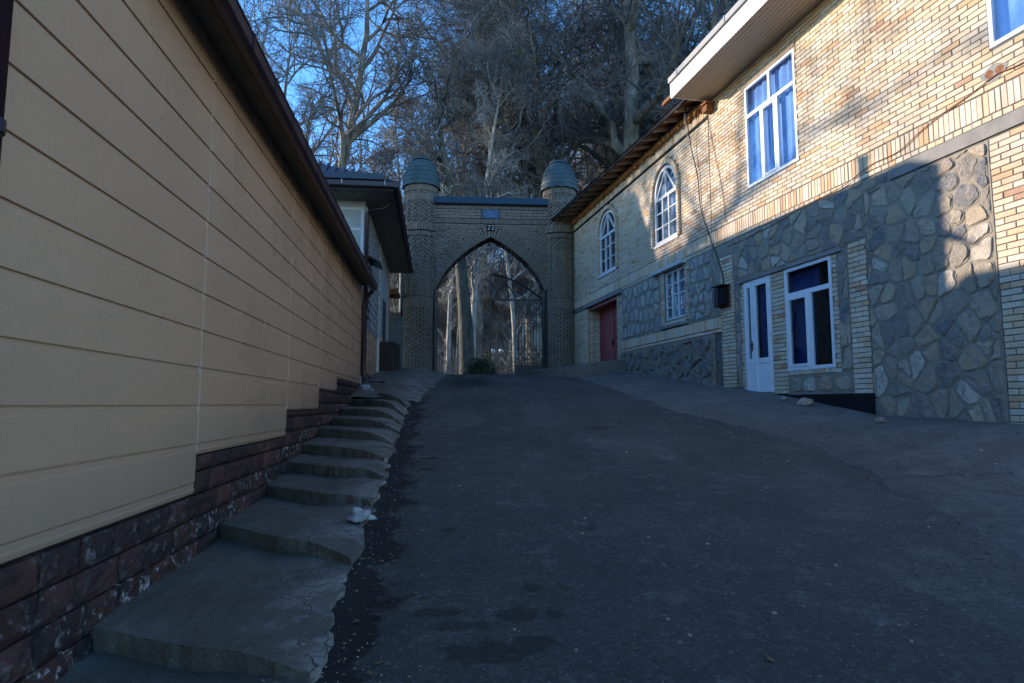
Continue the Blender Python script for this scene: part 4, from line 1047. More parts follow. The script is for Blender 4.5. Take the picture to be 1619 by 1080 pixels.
# landing between steps and gate pillar
def landing(u_, v_):
    y = 12.2+10.8*v_; x = xlw(y)-.3+(2.1+1.0*v_)*u_
    base = zr(y)
    return (x, y, base+(.20*(1-u_**2)*math.sin(min(1, v_*2.2+.15)*math.pi/2)+.02)-(.16*max(0, u_-.55)/.45)+noise3(x*1.4, y*1.4, 2, .05)+noise3(x*6, y*6, 2, .012))
v, f_ = grid(landing, 24, 60); mb = MB(); mb.add(v, f_); o = mb.build('landing', 'step_concrete', smooth=True); struct(o)
# things at the end of the landing
o = MB().cbox(-.5, .5, -.6, .6, 0, 1.0, .03, -1).build('stair_block', 'plinth_bed'); o.location = (-3.95, 18.8, .80); tag(o, 'dark red brown masonry block in front of the left gate tower', 'block')
mb = MB(); mb.box(-.45, .6, -.1, .1, 0, 2.0); mb.box(-.47, .62, -.13, .13, 2.0, 2.08); o = mb.build('garden_wall', 'green_wall'); o.location = (-4.45, 21.9, .95); tag(o, 'grey green low wall joining the tall house to the left tower', 'wall')
t = thing('brick_wall_end', 'short piece of red brown brick wall seen beyond the left tower', 'wall', (-5.4, 25.6, 1.1))
B2 = []; lay(B2, -1.0, 1.3, 0, 2.6, bw=.24)
mb = MB()
for b_ in B2: mb.cbox(b_[0], b_[1], -b_[3]-.1, -.1, b_[4], b_[5], .004, -1, r=.99+rng.uniform(-.004, .004))
k = NT('red_brick', .85, .2); M['red_brick'] = k.out(k.ramp(k.noise(6), [(.3, (.13, .06, .045)), (.7, (.24, .13, .10))]))
mb.build('brickwork', 'red_brick', t, stuff=True); MB().box(-1, 1.3, -.1, .1, 0, 2.62).build('core', 'mortar', t)
# rubbish
me = rock_mesh('litter_bag', 'bag_white', .085, .07, .055, 40, 3, .6); o = link('litter_bag', me); o.location = on_ground(570, 832, .0)+Vector((0, 0, .07)); tag(o, 'crumpled off-white plastic bag lying on the third step', 'litter')
me = rock_mesh('litter', 'bag_white', .16, .12, .09, 47, 3, .7); me.materials[0] = M['lattice_blue']; o = link('rubble_bag', me); o.location = (-3.05, 13.2, .30); tag(o, 'crumpled pale blue rubbish by the foot of the downpipe', 'litter')
dm = []
for i in range(5): dm.append(rock_mesh('pebble', 'field_stone' if i % 2 else 'cement_white', 1, .8, .6, 60+i, 1, .3))
mb = MB(); rr = random.Random(5)
tmpl = [([tuple(v_.co) for v_ in m_.vertices], [tuple(p.vertices) for p in m_.polygons]) for m_ in dm]
for i in range(900):
    y = 2.2+rr.random()**1.5*15
    if i % 3: x = -.42-.12*y+rr.gauss(0, .12)
    else: x = rr.uniform(-.4-.12*y, xb(y)+1.2)
    s = rr.uniform(.003, .008) if i % 12 else rr.uniform(.009, .018)
    z = zroad(x, y) if x < xb(y) else zpav(x, y, (x-xb(y))/(xw(y)-xb(y)))
    V, F = tmpl[i % 5]; a = rr.uniform(0, 6)
    mb.add([(x+s*(p[0]*math.cos(a)-p[1]*math.sin(a)), y+s*(p[0]*math.sin(a)+p[1]*math.cos(a)), z+s*p[2]+.003) for p in V], F, rr.random())
o = mb.build('gravel', 'field_stone', stuff=True); tag(o, 'scattered grit and small pebbles in the gutter and on the road', 'gravel')

simple('dry_leaf', (.16, .10, .055), .8, .2, .4, 9)
mb = MB(); rr = random.Random(15)
for i in range(520):
    y = 2.4+rr.random()**1.2*18
    q = i % 4
    if q < 2: x = -.42-.12*y+rr.gauss(0, .16)
    elif q == 2: x = rr.uniform(xlw(y)+.08, xb(y)+1.)
    else: x = xw(y)-abs(rr.gauss(0, .35))-.06
    if x < -.5-.12*y:
        if y > 12: continue
        z = None
        for k_ in range(len(Ld)-1):
            a0 = Ld[k_]; u_ = (x-xlw(y))/1.2
            if a0[0]+(a0[2]-a0[0])*u_ <= y < Ld[k_+1][0]+(Ld[k_+1][2]-Ld[k_+1][0])*u_: z = a0[1]+.02
        if z is None or u_ > .45: continue
    elif x < xb(y): z = zroad(x, y)
    else: z = zpav(x, y, min(1, (x-xb(y))/(xw(y)-xb(y))))
    s = rr.uniform(.012, .032); a = rr.uniform(0, 6.3); c_, s_ = math.cos(a), math.sin(a); P = [(-1, 0, .15), (-.2, -.5, 0), (.9, -.1, .25), (.1, .55, .1)]
    mb.add([(x+s*(px*c_-py*s_), y+s*(px*s_+py*c_), z+.006+s*pz) for px, py, pz in P], [(0, 1, 2), (0, 2, 3)], rr.random())
o = mb.build('dry_leaves', 'dry_leaf', stuff=True); tag(o, 'fallen dry leaves along the gutter, steps and wall foot', 'leaves')

# ================================================================== GATEWAY
GX, GY, GZ = -.80, 23.5, 1.0
gw = thing('gateway', 'brick gateway with pointed arch between two round towers with tin caps', 'gateway', (GX, GY, GZ), math.radians(4))
TL, TR, RT = -3.45-GX, 1.82-GX, .62   # tower centres in the gate frame
AP = 6.22-GZ; SPZ = 4.2-GZ; HW = 2.03; ACX = -.82-GX
TD = .35                      # half depth of the lintel wall
def arch_x(z):               # half width of the opening at height z
    if z <= SPZ: return HW
    t = (z-SPZ)/(AP-SPZ); return HW*(1-t)**.5*(1+.22*t*(1-t)) if t < 1 else 0
def arch_pts(grow=0., n=26):
    # pointed arch: list from left springing over the apex to the right springing
    P = []
    for t in np.linspace(0, 1, n//2+1):
        x = HW*(1-t**1.3); z = AP-float(np.interp(x, [0, .35, .7, 1.3, 1.8, 1.95, 2.03], [0, .19, .41, .90, 1.50, 1.87, AP-SPZ]))
        P.append((x, z))
    if grow:
        Q = []
        for i, (x, z) in enumerate(P):
            a = P[max(i-1, 0)]; b = P[min(i+1, len(P)-1)]; tx, tz_ = b[0]-a[0], b[1]-a[1]; L = math.hypot(tx, tz_); nx_, nz_ = tz_/L, -tx/L
            Q.append((x+nx_*grow, z+nz_*grow))
        Q[-1] = (0, P[-1][1]+grow*1.25); P = Q
    left = [(ACX-x, z) for x, z in P]; right = [(ACX+x, z) for x, z in reversed(P[:-1])]
    return left+right
AO = arch_pts(0); AI = arch_pts(.42); TOP = 7.42-GZ; xL, xR = TL+.3, TR-.3
mb = MB()   # lintel wall around the arch, front and back faces plus intrados
prof_l = [(xL, SPZ-.0)]+AO+[(xR, SPZ)]
for y_ in (-TD+.012, TD):
    n = len(AO)
    v = [(x, y_, z) for x, z in AO]+[(x, y_, TOP) for x, z in AO]
    mb.add(v, [(i, i+1, n+i+1, n+i) for i in range(n-1)])
    for (a, b) in ((xL, AO[0][0]), (AO[-1][0], xR)): mb.add([(a, y_, 0), (b, y_, 0), (b, y_, TOP), (a, y_, TOP)], [(0, 1, 2, 3)])
n = len(AO); v = [(x, -TD, z) for x, z in AO]+[(x, TD, z) for x, z in AO]; mb.add(v, [(i, i+1, n+i+1, n+i) for i in range(n-1)])
for x in (AO[0][0], AO[-1][0]): mb.add([(x, -TD, 0), (x, TD, 0), (x, TD, SPZ), (x, -TD, SPZ)], [(0, 1, 2, 3)])
mb.build('wall', 'gate_mortar', gw)
B = []
def gb(z):
    pts = [x for x, zz in arch_pts(.44) if zz > z]
    return [(min(pts)-.02, max(pts)+.02)] if pts else []
lay(B, xL, xR, 3.9-GZ, 6.70-GZ, gb, d=0, bw=.25, bh=.068)
soldiers(B, xL, xR, 6.72-GZ, 6.90-GZ, proud=.03)
pl = lambda z: [(-1.16-GX, -.50-GX)]
lay(B, xL, xR, 6.92-GZ, 7.26-GZ, pl, bw=.38, bh=.10)
soldiers(B, xL, xR, 7.27-GZ, 7.40-GZ, proud=.02)
gf = thing('tmp', '', '')       # front frame: y mirrored so bricks point at the camera
bpy.data.objects.remove(gf)
def gate_bricks(Bs, lim, name):
    rest = MB(); cache = {}
    order = sorted(range(len(Bs)), key=lambda i: -(Bs[i][1]-Bs[i][0])*(Bs[i][5]-Bs[i][4])); top = set(order[:lim])
    for i, b in enumerate(Bs):
        if i in top:
            key = (round((b[1]-b[0])*50), round((b[5]-b[4])*100))
            if key not in cache: W, H = key[0]/50, key[1]/100; cache[key] = MB().cbox(-W/2, W/2, -.012, .02, -H/2, H/2, .005, -1).mesh(name, 'grey_brick')
            o = link(name, cache[key], gw); o.location = ((b[0]+b[1])/2, -TD-(b[3]-.009), (b[4]+b[5])/2)
        else: rest.cbox(b[0], b[1], -TD-b[3], -TD+.02, b[4], b[5], .005, -1, r=rng.random())
    rest.build(name+'work', 'grey_brick', gw, stuff=True)
gate_bricks(B, 300, 'brick')
ip = lambda P, t: (float(np.interp(t, range(len(P)), [p[0] for p in P])), float(np.interp(t, range(len(P)), [p[1] for p in P])))
AO_, AI_ = arch_pts(.0), arch_pts(.42); AM_ = arch_pts(.20)
nv_ = 66; ts = np.linspace(0, len(AO_)-1, nv_+1)
for t0, t1 in zip(ts, ts[1:]):
    t1 = t0+(t1-t0)*.74; q = [ip(AO_, t0), ip(AI_, t0), ip(AI_, t1), ip(AO_, t1)]
    cx = sum(p[0] for p in q)/4; cz = sum(p[1] for p in q)/4
    o = MB().prism([(p[0]-cx, p[1]-cz) for p in q], -.05, .72).build('arch_brick', 'grey_brick', gw); o.location = (cx, -TD, cz)
MB().box(xL-.1, xR+.1, -TD-.10, TD+.1, TOP, TOP+.06).build('coping_edge', 'black_paint', gw)
MB().add([(xL-.1, -TD-.09, TOP+.06), (xR+.1, -TD-.09, TOP+.06), (xR+.1, -TD-.02, TOP+.32), (xL-.1, -TD-.02, TOP+.32), (xL-.1, TD+.09, TOP+.06), (xR+.1, TD+.09, TOP+.06), (xR+.1, TD, TOP+.32), (xL-.1, TD, TOP+.32)], [(0, 1, 2, 3), (5, 4, 7, 6), (3, 2, 6, 7), (0, 3, 7, 4), (1, 5, 6, 2)]).build('coping', 'blue_tin', gw)
# plaque and number sign
pq = MB().box(-1.13-GX, -.53-GX, -TD-.05, -TD, 6.92-GZ, 7.25-GZ).build('plaque', 'blue_plaque', gw)
mb = MB()
for (a, b, z) in [(-1.05, -.78, 7.19), (-.9, -.68, 7.155), (-1.05, -.72, 7.11), (-.92, -.72, 7.07), (-1.05, -.62, 7.03), (-.98, -.66, 6.985)]: mb.box(a-GX, b-GX, -TD-.054, -TD-.048, z-GZ-.006, z-GZ+.006)
mb.build('lettering', 'plaque_text', pq)
ns = MB().box(-.97-GX, -.67-GX, -TD-.10, -TD-.03, 6.43-GZ, 6.68-GZ).build('number_sign', 'black_paint', gw)
mb = MB()
for cx in (-.89, -.75):
    x0, zb_ = cx-GX, 6.555-GZ; w_, h_ = .042, .075; y0_, y1_ = -TD-.108, -TD-.10
    pts = [(x0-w_, zb_+h_*.55), (x0-w_*.5, zb_+h_), (x0+w_*.5, zb_+h_), (x0+w_, zb_+h_*.5), (x0+w_*.6, zb_+h_*.05), (x0-w_, zb_-h_), (x0+w_, zb_-h_)]
    for p, q in zip(pts, pts[1:]): mb.bar((p[0], y0_, p[1]), (q[0], y0_, q[1]), .018, .01)
mb.build('numeral', 'white_text', ns)
# towers
def tower(cx, seed):
    r = random.Random(seed)
    mb = MB(); mb.lathe([(RT-.02, 0-.3), (RT-.02, 7.4)], 40, cx, 0); tw = mb.build('tower', 'gate_mortar', gw, True)
    def ring(z0_, z1_, rad, n, proud=.0, jj=0., gapf=.86, alt=0., halfoff=0):
        mb = rb
        for j in range(n):
            a = 2*math.pi*(j+halfoff)/n+jj; da = math.pi/n*gapf
            ri = rad-.05; ro = rad+proud+(alt if (j+int(halfoff*2)) % 2 else 0)+r.uniform(-.004, .006)
            v = [(cx+q*math.cos(t), q*math.sin(t), z) for z in (z0_, z1_) for t in (a-da, a+da) for q in (ri, ro)]
            mb.add(v, [(0, 1, 3, 2), (4, 6, 7, 5), (1, 5, 7, 3), (0, 2, 6, 4), (0, 4, 5, 1), (2, 3, 7, 6)], r.random())
    rb = MB(); z = .0; k_ = 0
    def stretch(z0_, z1_, n=15, header=0, alt=0, pitch=.078):
        nonlocal k_
        rows_ = round((z1_-z0_)/pitch)
        for i in range(rows_):
            za = z0_+(z1_-z0_)*i/rows_; ring(za, za+(z1_-z0_)/rows_-.012, RT, n, alt=alt, halfoff=.5*(k_ % 2)); k_ += 1
    def sold(z0_, z1_, proud=.01, n=46): ring(z0_, z1_-.012, RT, n, proud)
    stretch(.0, 2.50, 15); sold(2.50, 2.92); stretch(2.93, 5.16, 30, alt=.035)
    rb.build('brickwork', 'grey_brick', tw, stuff=True); rb = MB()
    sold(5.16+.02, 5.36, .03); rb.build('dark_course', 'grey_brick', tw, stuff=True); rb = MB()
    sold(5.38, 5.66, .085, 40); rb.build('projecting_course', 'grey_brick', tw, stuff=True); rb = MB()
    stretch(5.67, 6.50, 30, alt=.045); sold(6.51, 6.80); stretch(6.81, 6.88, 15, pitch=.07); sold(6.89, 7.18, .01); rb.build('upper_brickwork', 'grey_brick', tw, stuff=True)
    # scaled tin cap: overlapping rows of shingles
    z0_, z1_ = 7.14, 8.22; prof = [(.69, 0), (.685, .1), (.67, .32), (.63, .55), (.55, .78), (.46, .93), (.36, 1.03)]
    cp = MB().lathe([(.70, z0_-.03), (.64, z0_-.03), (.64, z0_)], 36, cx, 0).lathe([(.37, z1_-.02), (.36, z1_+.06), (.12, z1_+.09), (.0, z1_+.09)], 24, cx, 0).lathe([(a-.03, z0_+b) for a, b in prof], 36, cx, 0).build('cap', 'tin_roof', tw, True)
    rowsn = 6; rad = lambda t: float(np.interp(t, [p[1] for p in prof], [p[0] for p in prof]))
    for i in range(rowsn):
        ta, tb_ = 1.03*i/rowsn, min(1.03, 1.03*(i+1.25)/rowsn); n = 12
        for j in range(n):
            a = 2*math.pi*(j+.5*(i % 2))/n; da = math.pi/n*1.02; v = []
            for (t, off) in ((ta, .028), ((ta+tb_)/2, .016), (tb_, .004)):
                for q in range(5):
                    an = a-da+2*da*q/4; sag = .03*(1-abs(q-2)/2) if t == ta else 0
                    rr_ = rad(t)+off+r.uniform(-.004, .004); v.append((cx+rr_*math.cos(an), rr_*math.sin(an), z0_+t-sag))
            f_ = [(b*5+q, b*5+q+1, (b+1)*5+q+1, (b+1)*5+q) for b in range(2) for q in range(4)]
            MB().add(v, f_, r.random()).build('shingle', 'tin_roof', cp)
    return tw
tower(TL, 1); tower(TR, 2)
o = MB().box(TL-.70, TL-.35, .1, .75, -.2, 5.55-GZ+.05).build('pier', 'black_paint', gw)
# ironwork: right leaf closed, left leaf swung back
def leaf(lx0, lx1, name_parent, mir=1):
    m = MB(); y = .15; w_ = .065; zb0, zt0 = .18, 3.88-GZ+.05
    X = lambda t: lx0+(lx1-lx0)*t       # t=0 meeting stile, t=1 hinge
    m.bar((X(0), y, zb0), (X(0), y, 4.9-GZ), w_); m.bar((X(1), y, zb0), (X(1), y, zt0), w_*1.2)
    m.bar((X(0), y, zt0), (X(1), y, zt0), w_)
    arc = [(X(t), y, 4.9-GZ-(4.9-3.95)*(t**1.7)) for t in np.linspace(0, 1, 12)]
    m.tube(arc, .036, 6)
    m.tube([(X(.05+.45*t), y, zt0+.58*math.sin(math.pi*t)*1.0) for t in np.linspace(0, 1, 14)], .022, 5)
    m.tube([(X(.3+.4*t), y, zt0+.30*math.sin(math.pi*t)) for t in np.linspace(0, 1, 12)], .012, 5)
    m.tube([(X(.68+.07*math.cos(t)), y, zt0+.15+.14*math.sin(t)) for t in np.linspace(0, 6.283, 16)], .012, 5)
    fr_ = m.build('gate_leaf', 'iron', name_parent)
    tb_ = .48
    MB().bar((X(tb_), y, zb0), (X(tb_), y, zt0), .03).build('bar', 'iron', fr_)
    for k_ in range(1, 9): MB().tube([(X(tb_+(1-tb_)*k_/9), y, zb0), (X(tb_+(1-tb_)*k_/9), y, zt0)], .013, 5).build('bar', 'iron', fr_)
    for zz in (zb0+.35, zb0+1.85, zt0-.65): MB().bar((X(tb_), y, zz), (X(1), y, zz), .025).build('rail', 'iron', fr_)
    m = MB()
    for zc in (zt0-.33, zb0+.68):
        for k_ in range(3):
            a0, a1 = tb_+(1-tb_)*k_/3, tb_+(1-tb_)*(k_+1)/3; am = (a0+a1)/2
            m.bar((X(a0), y-.01, zc-.26), (X(a1), y-.01, zc+.26), .032); m.bar((X(a0), y-.01, zc+.26), (X(a1), y-.01, zc-.26), .032)
            m.tube([(X(am+.045*math.cos(t)), y-.01, zc+.26+.09*math.sin(t)) for t in np.linspace(0, 6.283, 12)], .009, 5)
    m.tube([(X(.8+.08*math.cos(t)), y-.01, zb0+1.85+.15*math.sin(t)) for t in np.linspace(0, 6.283, 14)], .012, 5)
    m.build('scrollwork', 'iron', fr_, stuff=True)
    MB().box(min(X(tb_), X(1)), max(X(tb_), X(1)), y-.02, y+.02, zb0-.1, zb0+.28).build('kick_plate', 'iron', fr_)
    return fr_
leaf(ACX+.02, ACX+HW-.03, gw)
l2 = leaf(ACX-.02, ACX-HW+.03, gw)
# swing the left leaf back about its hinge
hx = ACX-HW+.03; ang = math.radians(-93)
l2.matrix_local = Matrix.Translation((hx, .15, 0)) @ Matrix.Rotation(-ang, 4, 'Z') @ Matrix.Translation((-hx, -.15, 0))
mb = MB(); mb.box(ACX-HW-.02, ACX-HW+.01, -TD-.06, -TD-.02, .1, 4.5); mb.build('gate_post', 'iron', gw)

# ================================================================== TREES
def polylines(start, dirs, lens, n, wob, grav, r):
    """vectorised wandering branches -> points (B,n+1,3), tangents"""
    Bn = len(start); P = np.zeros((Bn, n+1, 3)); P[:, 0] = start; D = dirs/np.linalg.norm(dirs, axis=1, keepdims=True); T = np.zeros((Bn, n+1, 3)); T[:, 0] = D
    for i in range(n):
        D = D+r.normal(0, wob, (Bn, 3)); D[:, 2] += grav; D /= np.linalg.norm(D, axis=1, keepdims=True)
        P[:, i+1] = P[:, i]+D*(lens/n)[:, None]; T[:, i+1] = D
    return P, T
def tubes(P, Rr, k):
    Bn, m, _ = P.shape; T = np.gradient(P, axis=1); T /= np.linalg.norm(T, axis=2, keepdims=True)+1e-9
    a = np.where(np.abs(T[..., 2:3]) < .9, np.array([0, 0, 1.]), np.array([1., 0, 0])); U = np.cross(T, a); U /= np.linalg.norm(U, axis=2, keepdims=True)+1e-9; V = np.cross(T, U)
    an = np.arange(k)*2*np.pi/k
    pts = P[:, :, None, :]+(U[:, :, None, :]*np.cos(an)[None, None, :, None]+V[:, :, None, :]*np.sin(an)[None, None, :, None])*Rr[:, :, None, None]
    verts = pts.reshape(-1, 3); b = (np.arange(Bn)*m*k)[:, None, None]; i = (np.arange(m-1)*k)[None, :, None]; j = np.arange(k)[None, None, :]; j2 = (j+1) % k
    q = np.stack(np.broadcast_arrays(b+i+j, b+i+j2, b+i+k+j2, b+i+k+j), axis=-1).reshape(-1, 4)
    return verts, q
def np_mesh(name, parts, mat, smooth=True):
    vs, qs, off = [], [], 0
    for v, q in parts: vs.append(v); qs.append(q+off); off += len(v)
    V = np.concatenate(vs).astype(np.float32); Q = np.concatenate(qs).astype(np.int32)
    me = bpy.data.meshes.new(name); me.vertices.add(len(V)); me.vertices.foreach_set('co', V.ravel())
    me.loops.add(Q.size); me.loops.foreach_set('vertex_index', Q.ravel()); me.polygons.add(len(Q))
    me.polygons.foreach_set('loop_start', np.arange(0, Q.size, 4, dtype=np.int32)); me.polygons.foreach_set('loop_total', np.full(len(Q), 4, dtype=np.int32))
    if smooth: me.polygons.foreach_set('use_smooth', np.ones(len(Q), dtype=bool))
    me.update(); me.validate(); me.materials.append(M[mat]); return me
def children(P, T, Rr, nchild, t0, t1, ang, r, lenf, rf, up=0.):
    """spawn nchild children on each polyline"""
    Bn, m, _ = P.shape; t = t0+(t1-t0)*((np.arange(nchild)[None, :]+r.random((Bn, nchild)))/nchild); x = t*(m-1); i = np.minimum(x.astype(int), m-2); f = x-i
    bi = np.arange(Bn)[:, None]; S = P[bi, i]*(1-f)[..., None]+P[bi, i+1]*f[..., None]; D = T[bi, i]; rr_ = Rr[bi, i]*(1-f)+Rr[bi, i+1]*f
    rv = r.normal(0, 1, S.shape); rv -= (rv*D).sum(-1, keepdims=True)*D; rv /= np.linalg.norm(rv, axis=-1, keepdims=True)+1e-9
    a = ang*(1+r.normal(0, .25, t.shape)); Dn = D*np.cos(a)[..., None]+rv*np.sin(a)[..., None]; Dn[..., 2] += up
    return S.reshape(-1, 3), Dn.reshape(-1, 3), (lenf*(1.15-.55*t)*(1+r.normal(0, .2, t.shape)).clip(.4, 2)).ravel(), np.minimum(rr_*.75, rf).ravel()
def taper(r0, r1, n): return r0[:, None]+(r1[:, None]-r0[:, None])*np.linspace(0, 1, n+1)[None, :]
def tree_meshes(seed, H, r0, lean=(0, 0), limbs=16, limb_t=(.28, .97), limb_len=8.5, dens=1., up=.12, droop=-.02, mat='plane_bark', twigmat='twig', trunk_wob=.045, fork=0):
    r = np.random.default_rng(seed)
    st = np.array([[0, 0, -.3]]+[[0, 0, H*.3]]*fork); dr = np.array([[lean[0], lean[1], 1.]]+[[r.normal(0, .45), r.normal(0, .3), 1.] for _ in range(fork)]); ln = np.array([H]+[H*.62]*fork)
    P0, T0_ = polylines(st, dr, ln, 16, trunk_wob, .02, r)
    if fork: 
        P0[1:] += (P0[0, 4]-P0[1:2, 0])[:, None, :]*1.0
    R0 = taper(np.array([r0]+[r0*.62]*fork), np.full(1+fork, .04), 16)**1.0; R0[:, 0] *= 1.25
    big = [tubes(P0, R0, 12)]
    s, d, l, rr_ = children(P0, T0_, R0, limbs, *limb_t, .95, r, limb_len, r0*.5, up); P1, T1_ = polylines(s, d, l, 9, .17, .045, r); R1 = taper(rr_, np.full(len(rr_), .035), 9); big.append(tubes(P1, R1, 7))
    s, d, l, rr_ = children(P1, T1_, R1, int(9*dens), .15, 1., .8, r, limb_len*.42, .075, .05); P2, T2 = polylines(s, d, l, 6, .2, .02, r); R2 = taper(rr_, np.full(len(rr_), .020), 6)
    s, d, l, rr_ = children(P2, T2, R2, int(8*dens), .1, 1., .85, r, limb_len*.19, .026); P3, T3 = polylines(s, d, l, 4, .22, droop, r); R3 = taper(rr_, np.full(len(rr_), .013), 4)
    s, d, l, rr_ = children(P3, T3, R3, 5, .1, 1., .85, r, limb_len*.085, .013); P4, T4 = polylines(s, d, l, 3, .25, droop*2, r); R4 = taper(rr_, np.full(len(rr_), .0075), 3)
    s, d, l, rr_ = children(P4, T4, R4, 2, .2, 1., .8, r, limb_len*.042, .0085); P5, T5 = polylines(s, d, l, 2, .2, droop*2, r); R5 = taper(rr_, np.full(len(rr_), .006), 2)
    trunk = np_mesh('trunk', big, mat); crown = np_mesh('crown', [tubes(P2, R2, 5), tubes(P3, R3, 4), tubes(P4, R4, 3), tubes(P5, R5, 3)], twigmat)
    return trunk, crown
TG = 'bare trees behind the gateway and houses'
def plant(meshes, x, y, label, rz=0, scale=1., z=1.0, name='plane_tree', group=TG):
    t = thing(name, label, 'tree', (x, y, z), rz, group); t.scale = (scale,)*3
    link('trunk', meshes[0], t); link('crown', meshes[1], t); return t
A = tree_meshes(3, 26, .42, limbs=17, limb_len=8., up=.25)
Bt = tree_meshes(8, 30, .75, limbs=17, limb_len=10., up=.1, droop=-.05, fork=1, dens=1.05)
C = tree_meshes(21, 27, .55, limbs=20, limb_len=7.5, up=.5, droop=.03, twigmat='twig_pale')
D = tree_meshes(33, 17, .16, limbs=12, limb_len=3.2, up=.25, mat='pale_bark', twigmat='twig_pale', trunk_wob=.02)
plant(A, -10.6, 34, 'slender bare tree rising above the plum gutter at the left', .3)
plant(Bt, 6.9, 34, 'huge forked plane tree just left of the white eave corner', 2.1)
plant(Bt, 9.9, 31, 'massive dark trunked tree partly hidden by the white eave', 4.4, .95)
plant(C, -2.3, 36, 'thick grey trunked tree standing behind the number sign of the arch', 0.)
plant(C, 1.6, 38, 'tall bare tree with dense twigs above the right half of the arch', 2.6)
plant(A, 4.2, 43, 'bare tree in the dense mass above the right tower', 1.3, 1.1)
plant(A, 15, 44, 'bare tree behind the roof of the near brick house', 1.)
plant(C, 8, 52, 'distant bare tree behind the forked plane tree', 3.3, 1.05)
plant(C, -8.5, 50, 'distant bare tree below the gap of open sky', 2.2, .62)
plant(D, -2.0, 31.5, 'white birch-like slim tree in the left half of the arch', .5, name='pale_tree')
plant(D, -3.4, 33.5, 'slim pale tree beside the left jamb of the arch', 2.5, .9, name='pale_tree')
plant(D, 0.2, 34.5, 'slim pale tree seen through the gate leaf', 4., .85, name='pale_tree')
plant(D, .9, 39, 'thin pale tree seen through the upper bars of the gate', 1., .8, name='pale_tree')
plant(D, -6.2, 35, 'slim pale tree in the gap left of the left tower', 3., 1., name='pale_tree')
D2 = tree_meshes(52, 13, .10, lean=(.18, 0), limbs=14, limb_len=3.4, limb_t=(.12, .97), up=.3, mat='pale_bark', twigmat='twig', trunk_wob=.07)
rD = random.Random(3)
for q, (u_, y_, m_) in enumerate([(704, 38, 1), (722, 46, 0), (770, 38, 1), (797, 41, 1), (826, 36, 1), (846, 44, 0), (626, 44, 1)]):
    plant(D2 if m_ else D, (u_-809.5)/1000*y_, y_, 'thin pale crooked tree %s' % ('nearest the left jamb of the arch', 'between the left jamb and the white birch-like tree', 'right of the thick grey trunk in the arch', 'rising behind the right globe lamp', 'behind the middle of the barred gate leaf', 'nearest the right jamb of the arch', 'seen left of the left tower')[q], rD.uniform(0, 6), rD.uniform(.7, 1.), name='pale_tree', group='thin pale trees beyond the arch')
E_ = tree_meshes(44, 16, .40, lean=(-.16, 0), limbs=9, limb_len=4., mat='dark_bark', limb_t=(.35, .97)); plant(E_, -2.0, 29.5, 'dark thick trunk leaning left inside the arch opening', 0, 1, name='leaning_tree')
# trees left of the houses, whose branches dapple the far brick wall
plant(A, -13.5, 43, 'bare lacy tree just above the plum gutter at the far left', 3.6, 1.05)
plant(C, -5.6, 43, 'bare tree whose crown stands between the left tower and the open sky', 4., .72)
plant(Bt, 3.2, 40, 'spreading tree with pale arching limbs above the right tower', .7, .85)
plant(A, -25, 30, 'bare tree left of the houses, outside the picture', 1.9, 1., group='bare trees left of the houses')
plant(C, -22, 31, 'second bare tree left of the houses, outside the picture', 4.9, .9, group='bare trees left of the houses')
plant(D, -16.5, 27, 'slim pale tree behind the tall house, outside the picture', .9, .8, group='bare trees left of the houses')

# brush seen through the arch, low shrubs and ivy
def brush(name, n, x0, x1, y0, y1, hmax, seed, mat, label, cat, rad=.012, thing_=False):
    r = np.random.default_rng(seed); st = np.stack([r.uniform(x0, x1, n), r.uniform(y0, y1, n), np.full(n, .95)], 1); d = np.stack([r.normal(0, .3, n), r.normal(0, .3, n), np.ones(n)], 1); l = r.uniform(.3, 1, n)*hmax
    P, T = polylines(st, d, l, 6, .14, 0, r); Rr = taper(np.full(n, rad), np.full(n, rad*.4), 6); parts = [tubes(P, Rr, 3)]
    s, d, l2_, rr_ = children(P, T, Rr, 6, .2, 1, .7, r, hmax*.28, rad*.6); P2, T2 = polylines(s, d, l2_, 3, .2, 0, r); parts.append(tubes(P2, taper(rr_, rr_*.5, 3), 3))
    o = link(name, np_mesh(name, parts, mat), stuff=not thing_); return tag(o, label, cat)
brush('brushwood', 3600, -16, 12, 50, 72, 14, 5, 'twig', 'dense leafless thicket far behind the gateway', 'thicket', .03)
brush('brushwood', 2600, -9, 7, 60, 80, 19, 9, 'twig', 'far grey wood filling the view through the arch', 'wood', .05)
brush('brushwood', 420, -4.5, 2.2, 27, 37, 2.6, 6, 'twig', 'thin leafless brushwood just beyond the gateway', 'brushwood', .010)
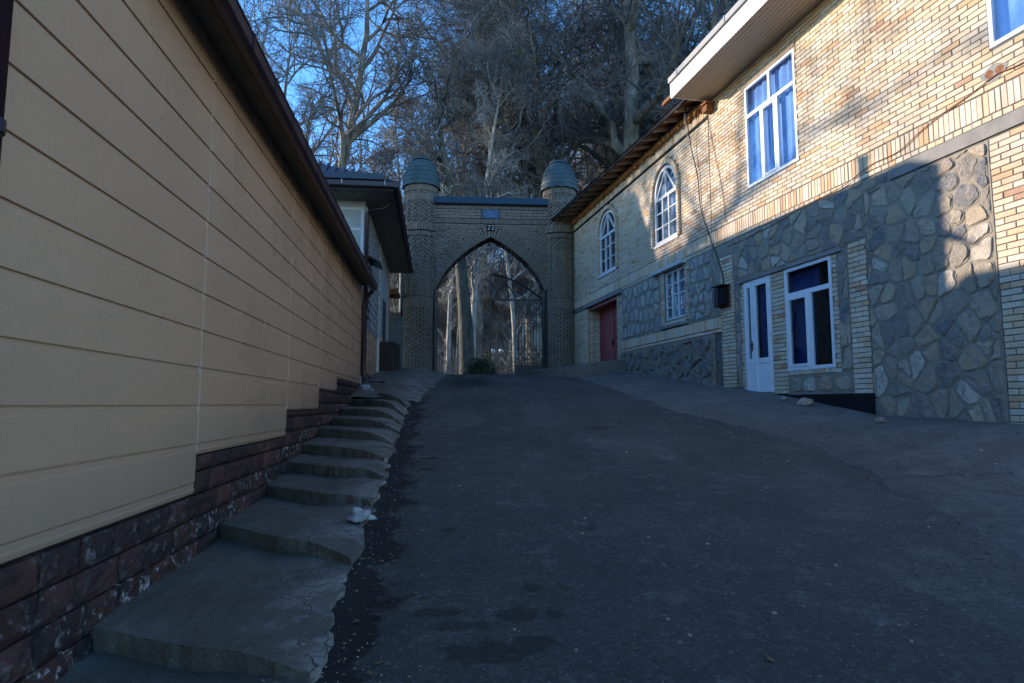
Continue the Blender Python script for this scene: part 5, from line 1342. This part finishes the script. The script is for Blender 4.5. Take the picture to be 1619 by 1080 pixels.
def bush(name, loc, rx, ry, rz_, n, seed, label):
    r = np.random.default_rng(seed); p = r.normal(0, 1, (n, 3)); p /= np.linalg.norm(p, axis=1, keepdims=True); p *= (r.random((n, 1))**.4)*(1+.25*np.sin(p[:, :1]*5+p[:, 1:2]*7)); p[:, 2] = np.abs(p[:, 2])
    c = p*np.array([rx, ry, rz_]); a = r.normal(0, 1, (n, 3)); a /= np.linalg.norm(a, axis=1, keepdims=True); b = np.cross(a, r.normal(0, 1, (n, 3))); b /= np.linalg.norm(b, axis=1, keepdims=True)
    s = r.uniform(.03, .06, (n, 1)); v = np.stack([c-a*s, c-b*s*.45, c+a*s, c+b*s*.45], 1).reshape(-1, 3); q = np.arange(4*n).reshape(-1, 4)
    t = thing(name, label, 'bush', loc); link('foliage', np_mesh('foliage', [(v, q)], 'bush_leaf', False), t)
    P, T = polylines(np.zeros((14, 3)), r.normal(0, .5, (14, 3))+np.array([0, 0, 1.]), np.full(14, rz_*.8), 4, .15, 0, r); link('stem', np_mesh('stem', [tubes(P, taper(np.full(14, .02), np.full(14, .006), 4), 4)], 'twig'), t)
bush('bush', (-1.25, 25.6, 1.1), .6, .5, .72, 5200, 2, 'dark rounded bush at the middle foot of the arch opening')
bush('bush', (1.1, 30, 1.0), 1.3, .8, 1.2, 5000, 4, 'green low shrub behind the bars of the gate leaf')
# garden lamps with two white globes
lp = thing('garden_lamp', 'black garden lamp post with two white globes beyond the gate', 'lamp', (-.72, 30.3, 1.1))
mb = MB(); mb.tube([(0, 0, -.1), (0, 0, .75)], .04, 10); mb.tube([(0, 0, .7), (-.1, 0, .62), (-.2, 0, .75), (-.2, 0, 1.35)], .018, 8); mb.tube([(0, 0, .7), (.1, 0, .62), (.2, 0, .75), (.2, 0, 1.35)], .018, 8); mb.tube([(0, 0, -.1), (0, 0, .05)], .09, 10); mb.build('post', 'iron', lp, True)
for x in (-.2, .2):
    MB().lathe([(.0, 1.33), (.06, 1.345), (.1, 1.38), (.115, 1.43), (.1, 1.49), (.06, 1.53), (0, 1.545)], 16, x, 0).build('globe', 'lamp_globe', lp, True)
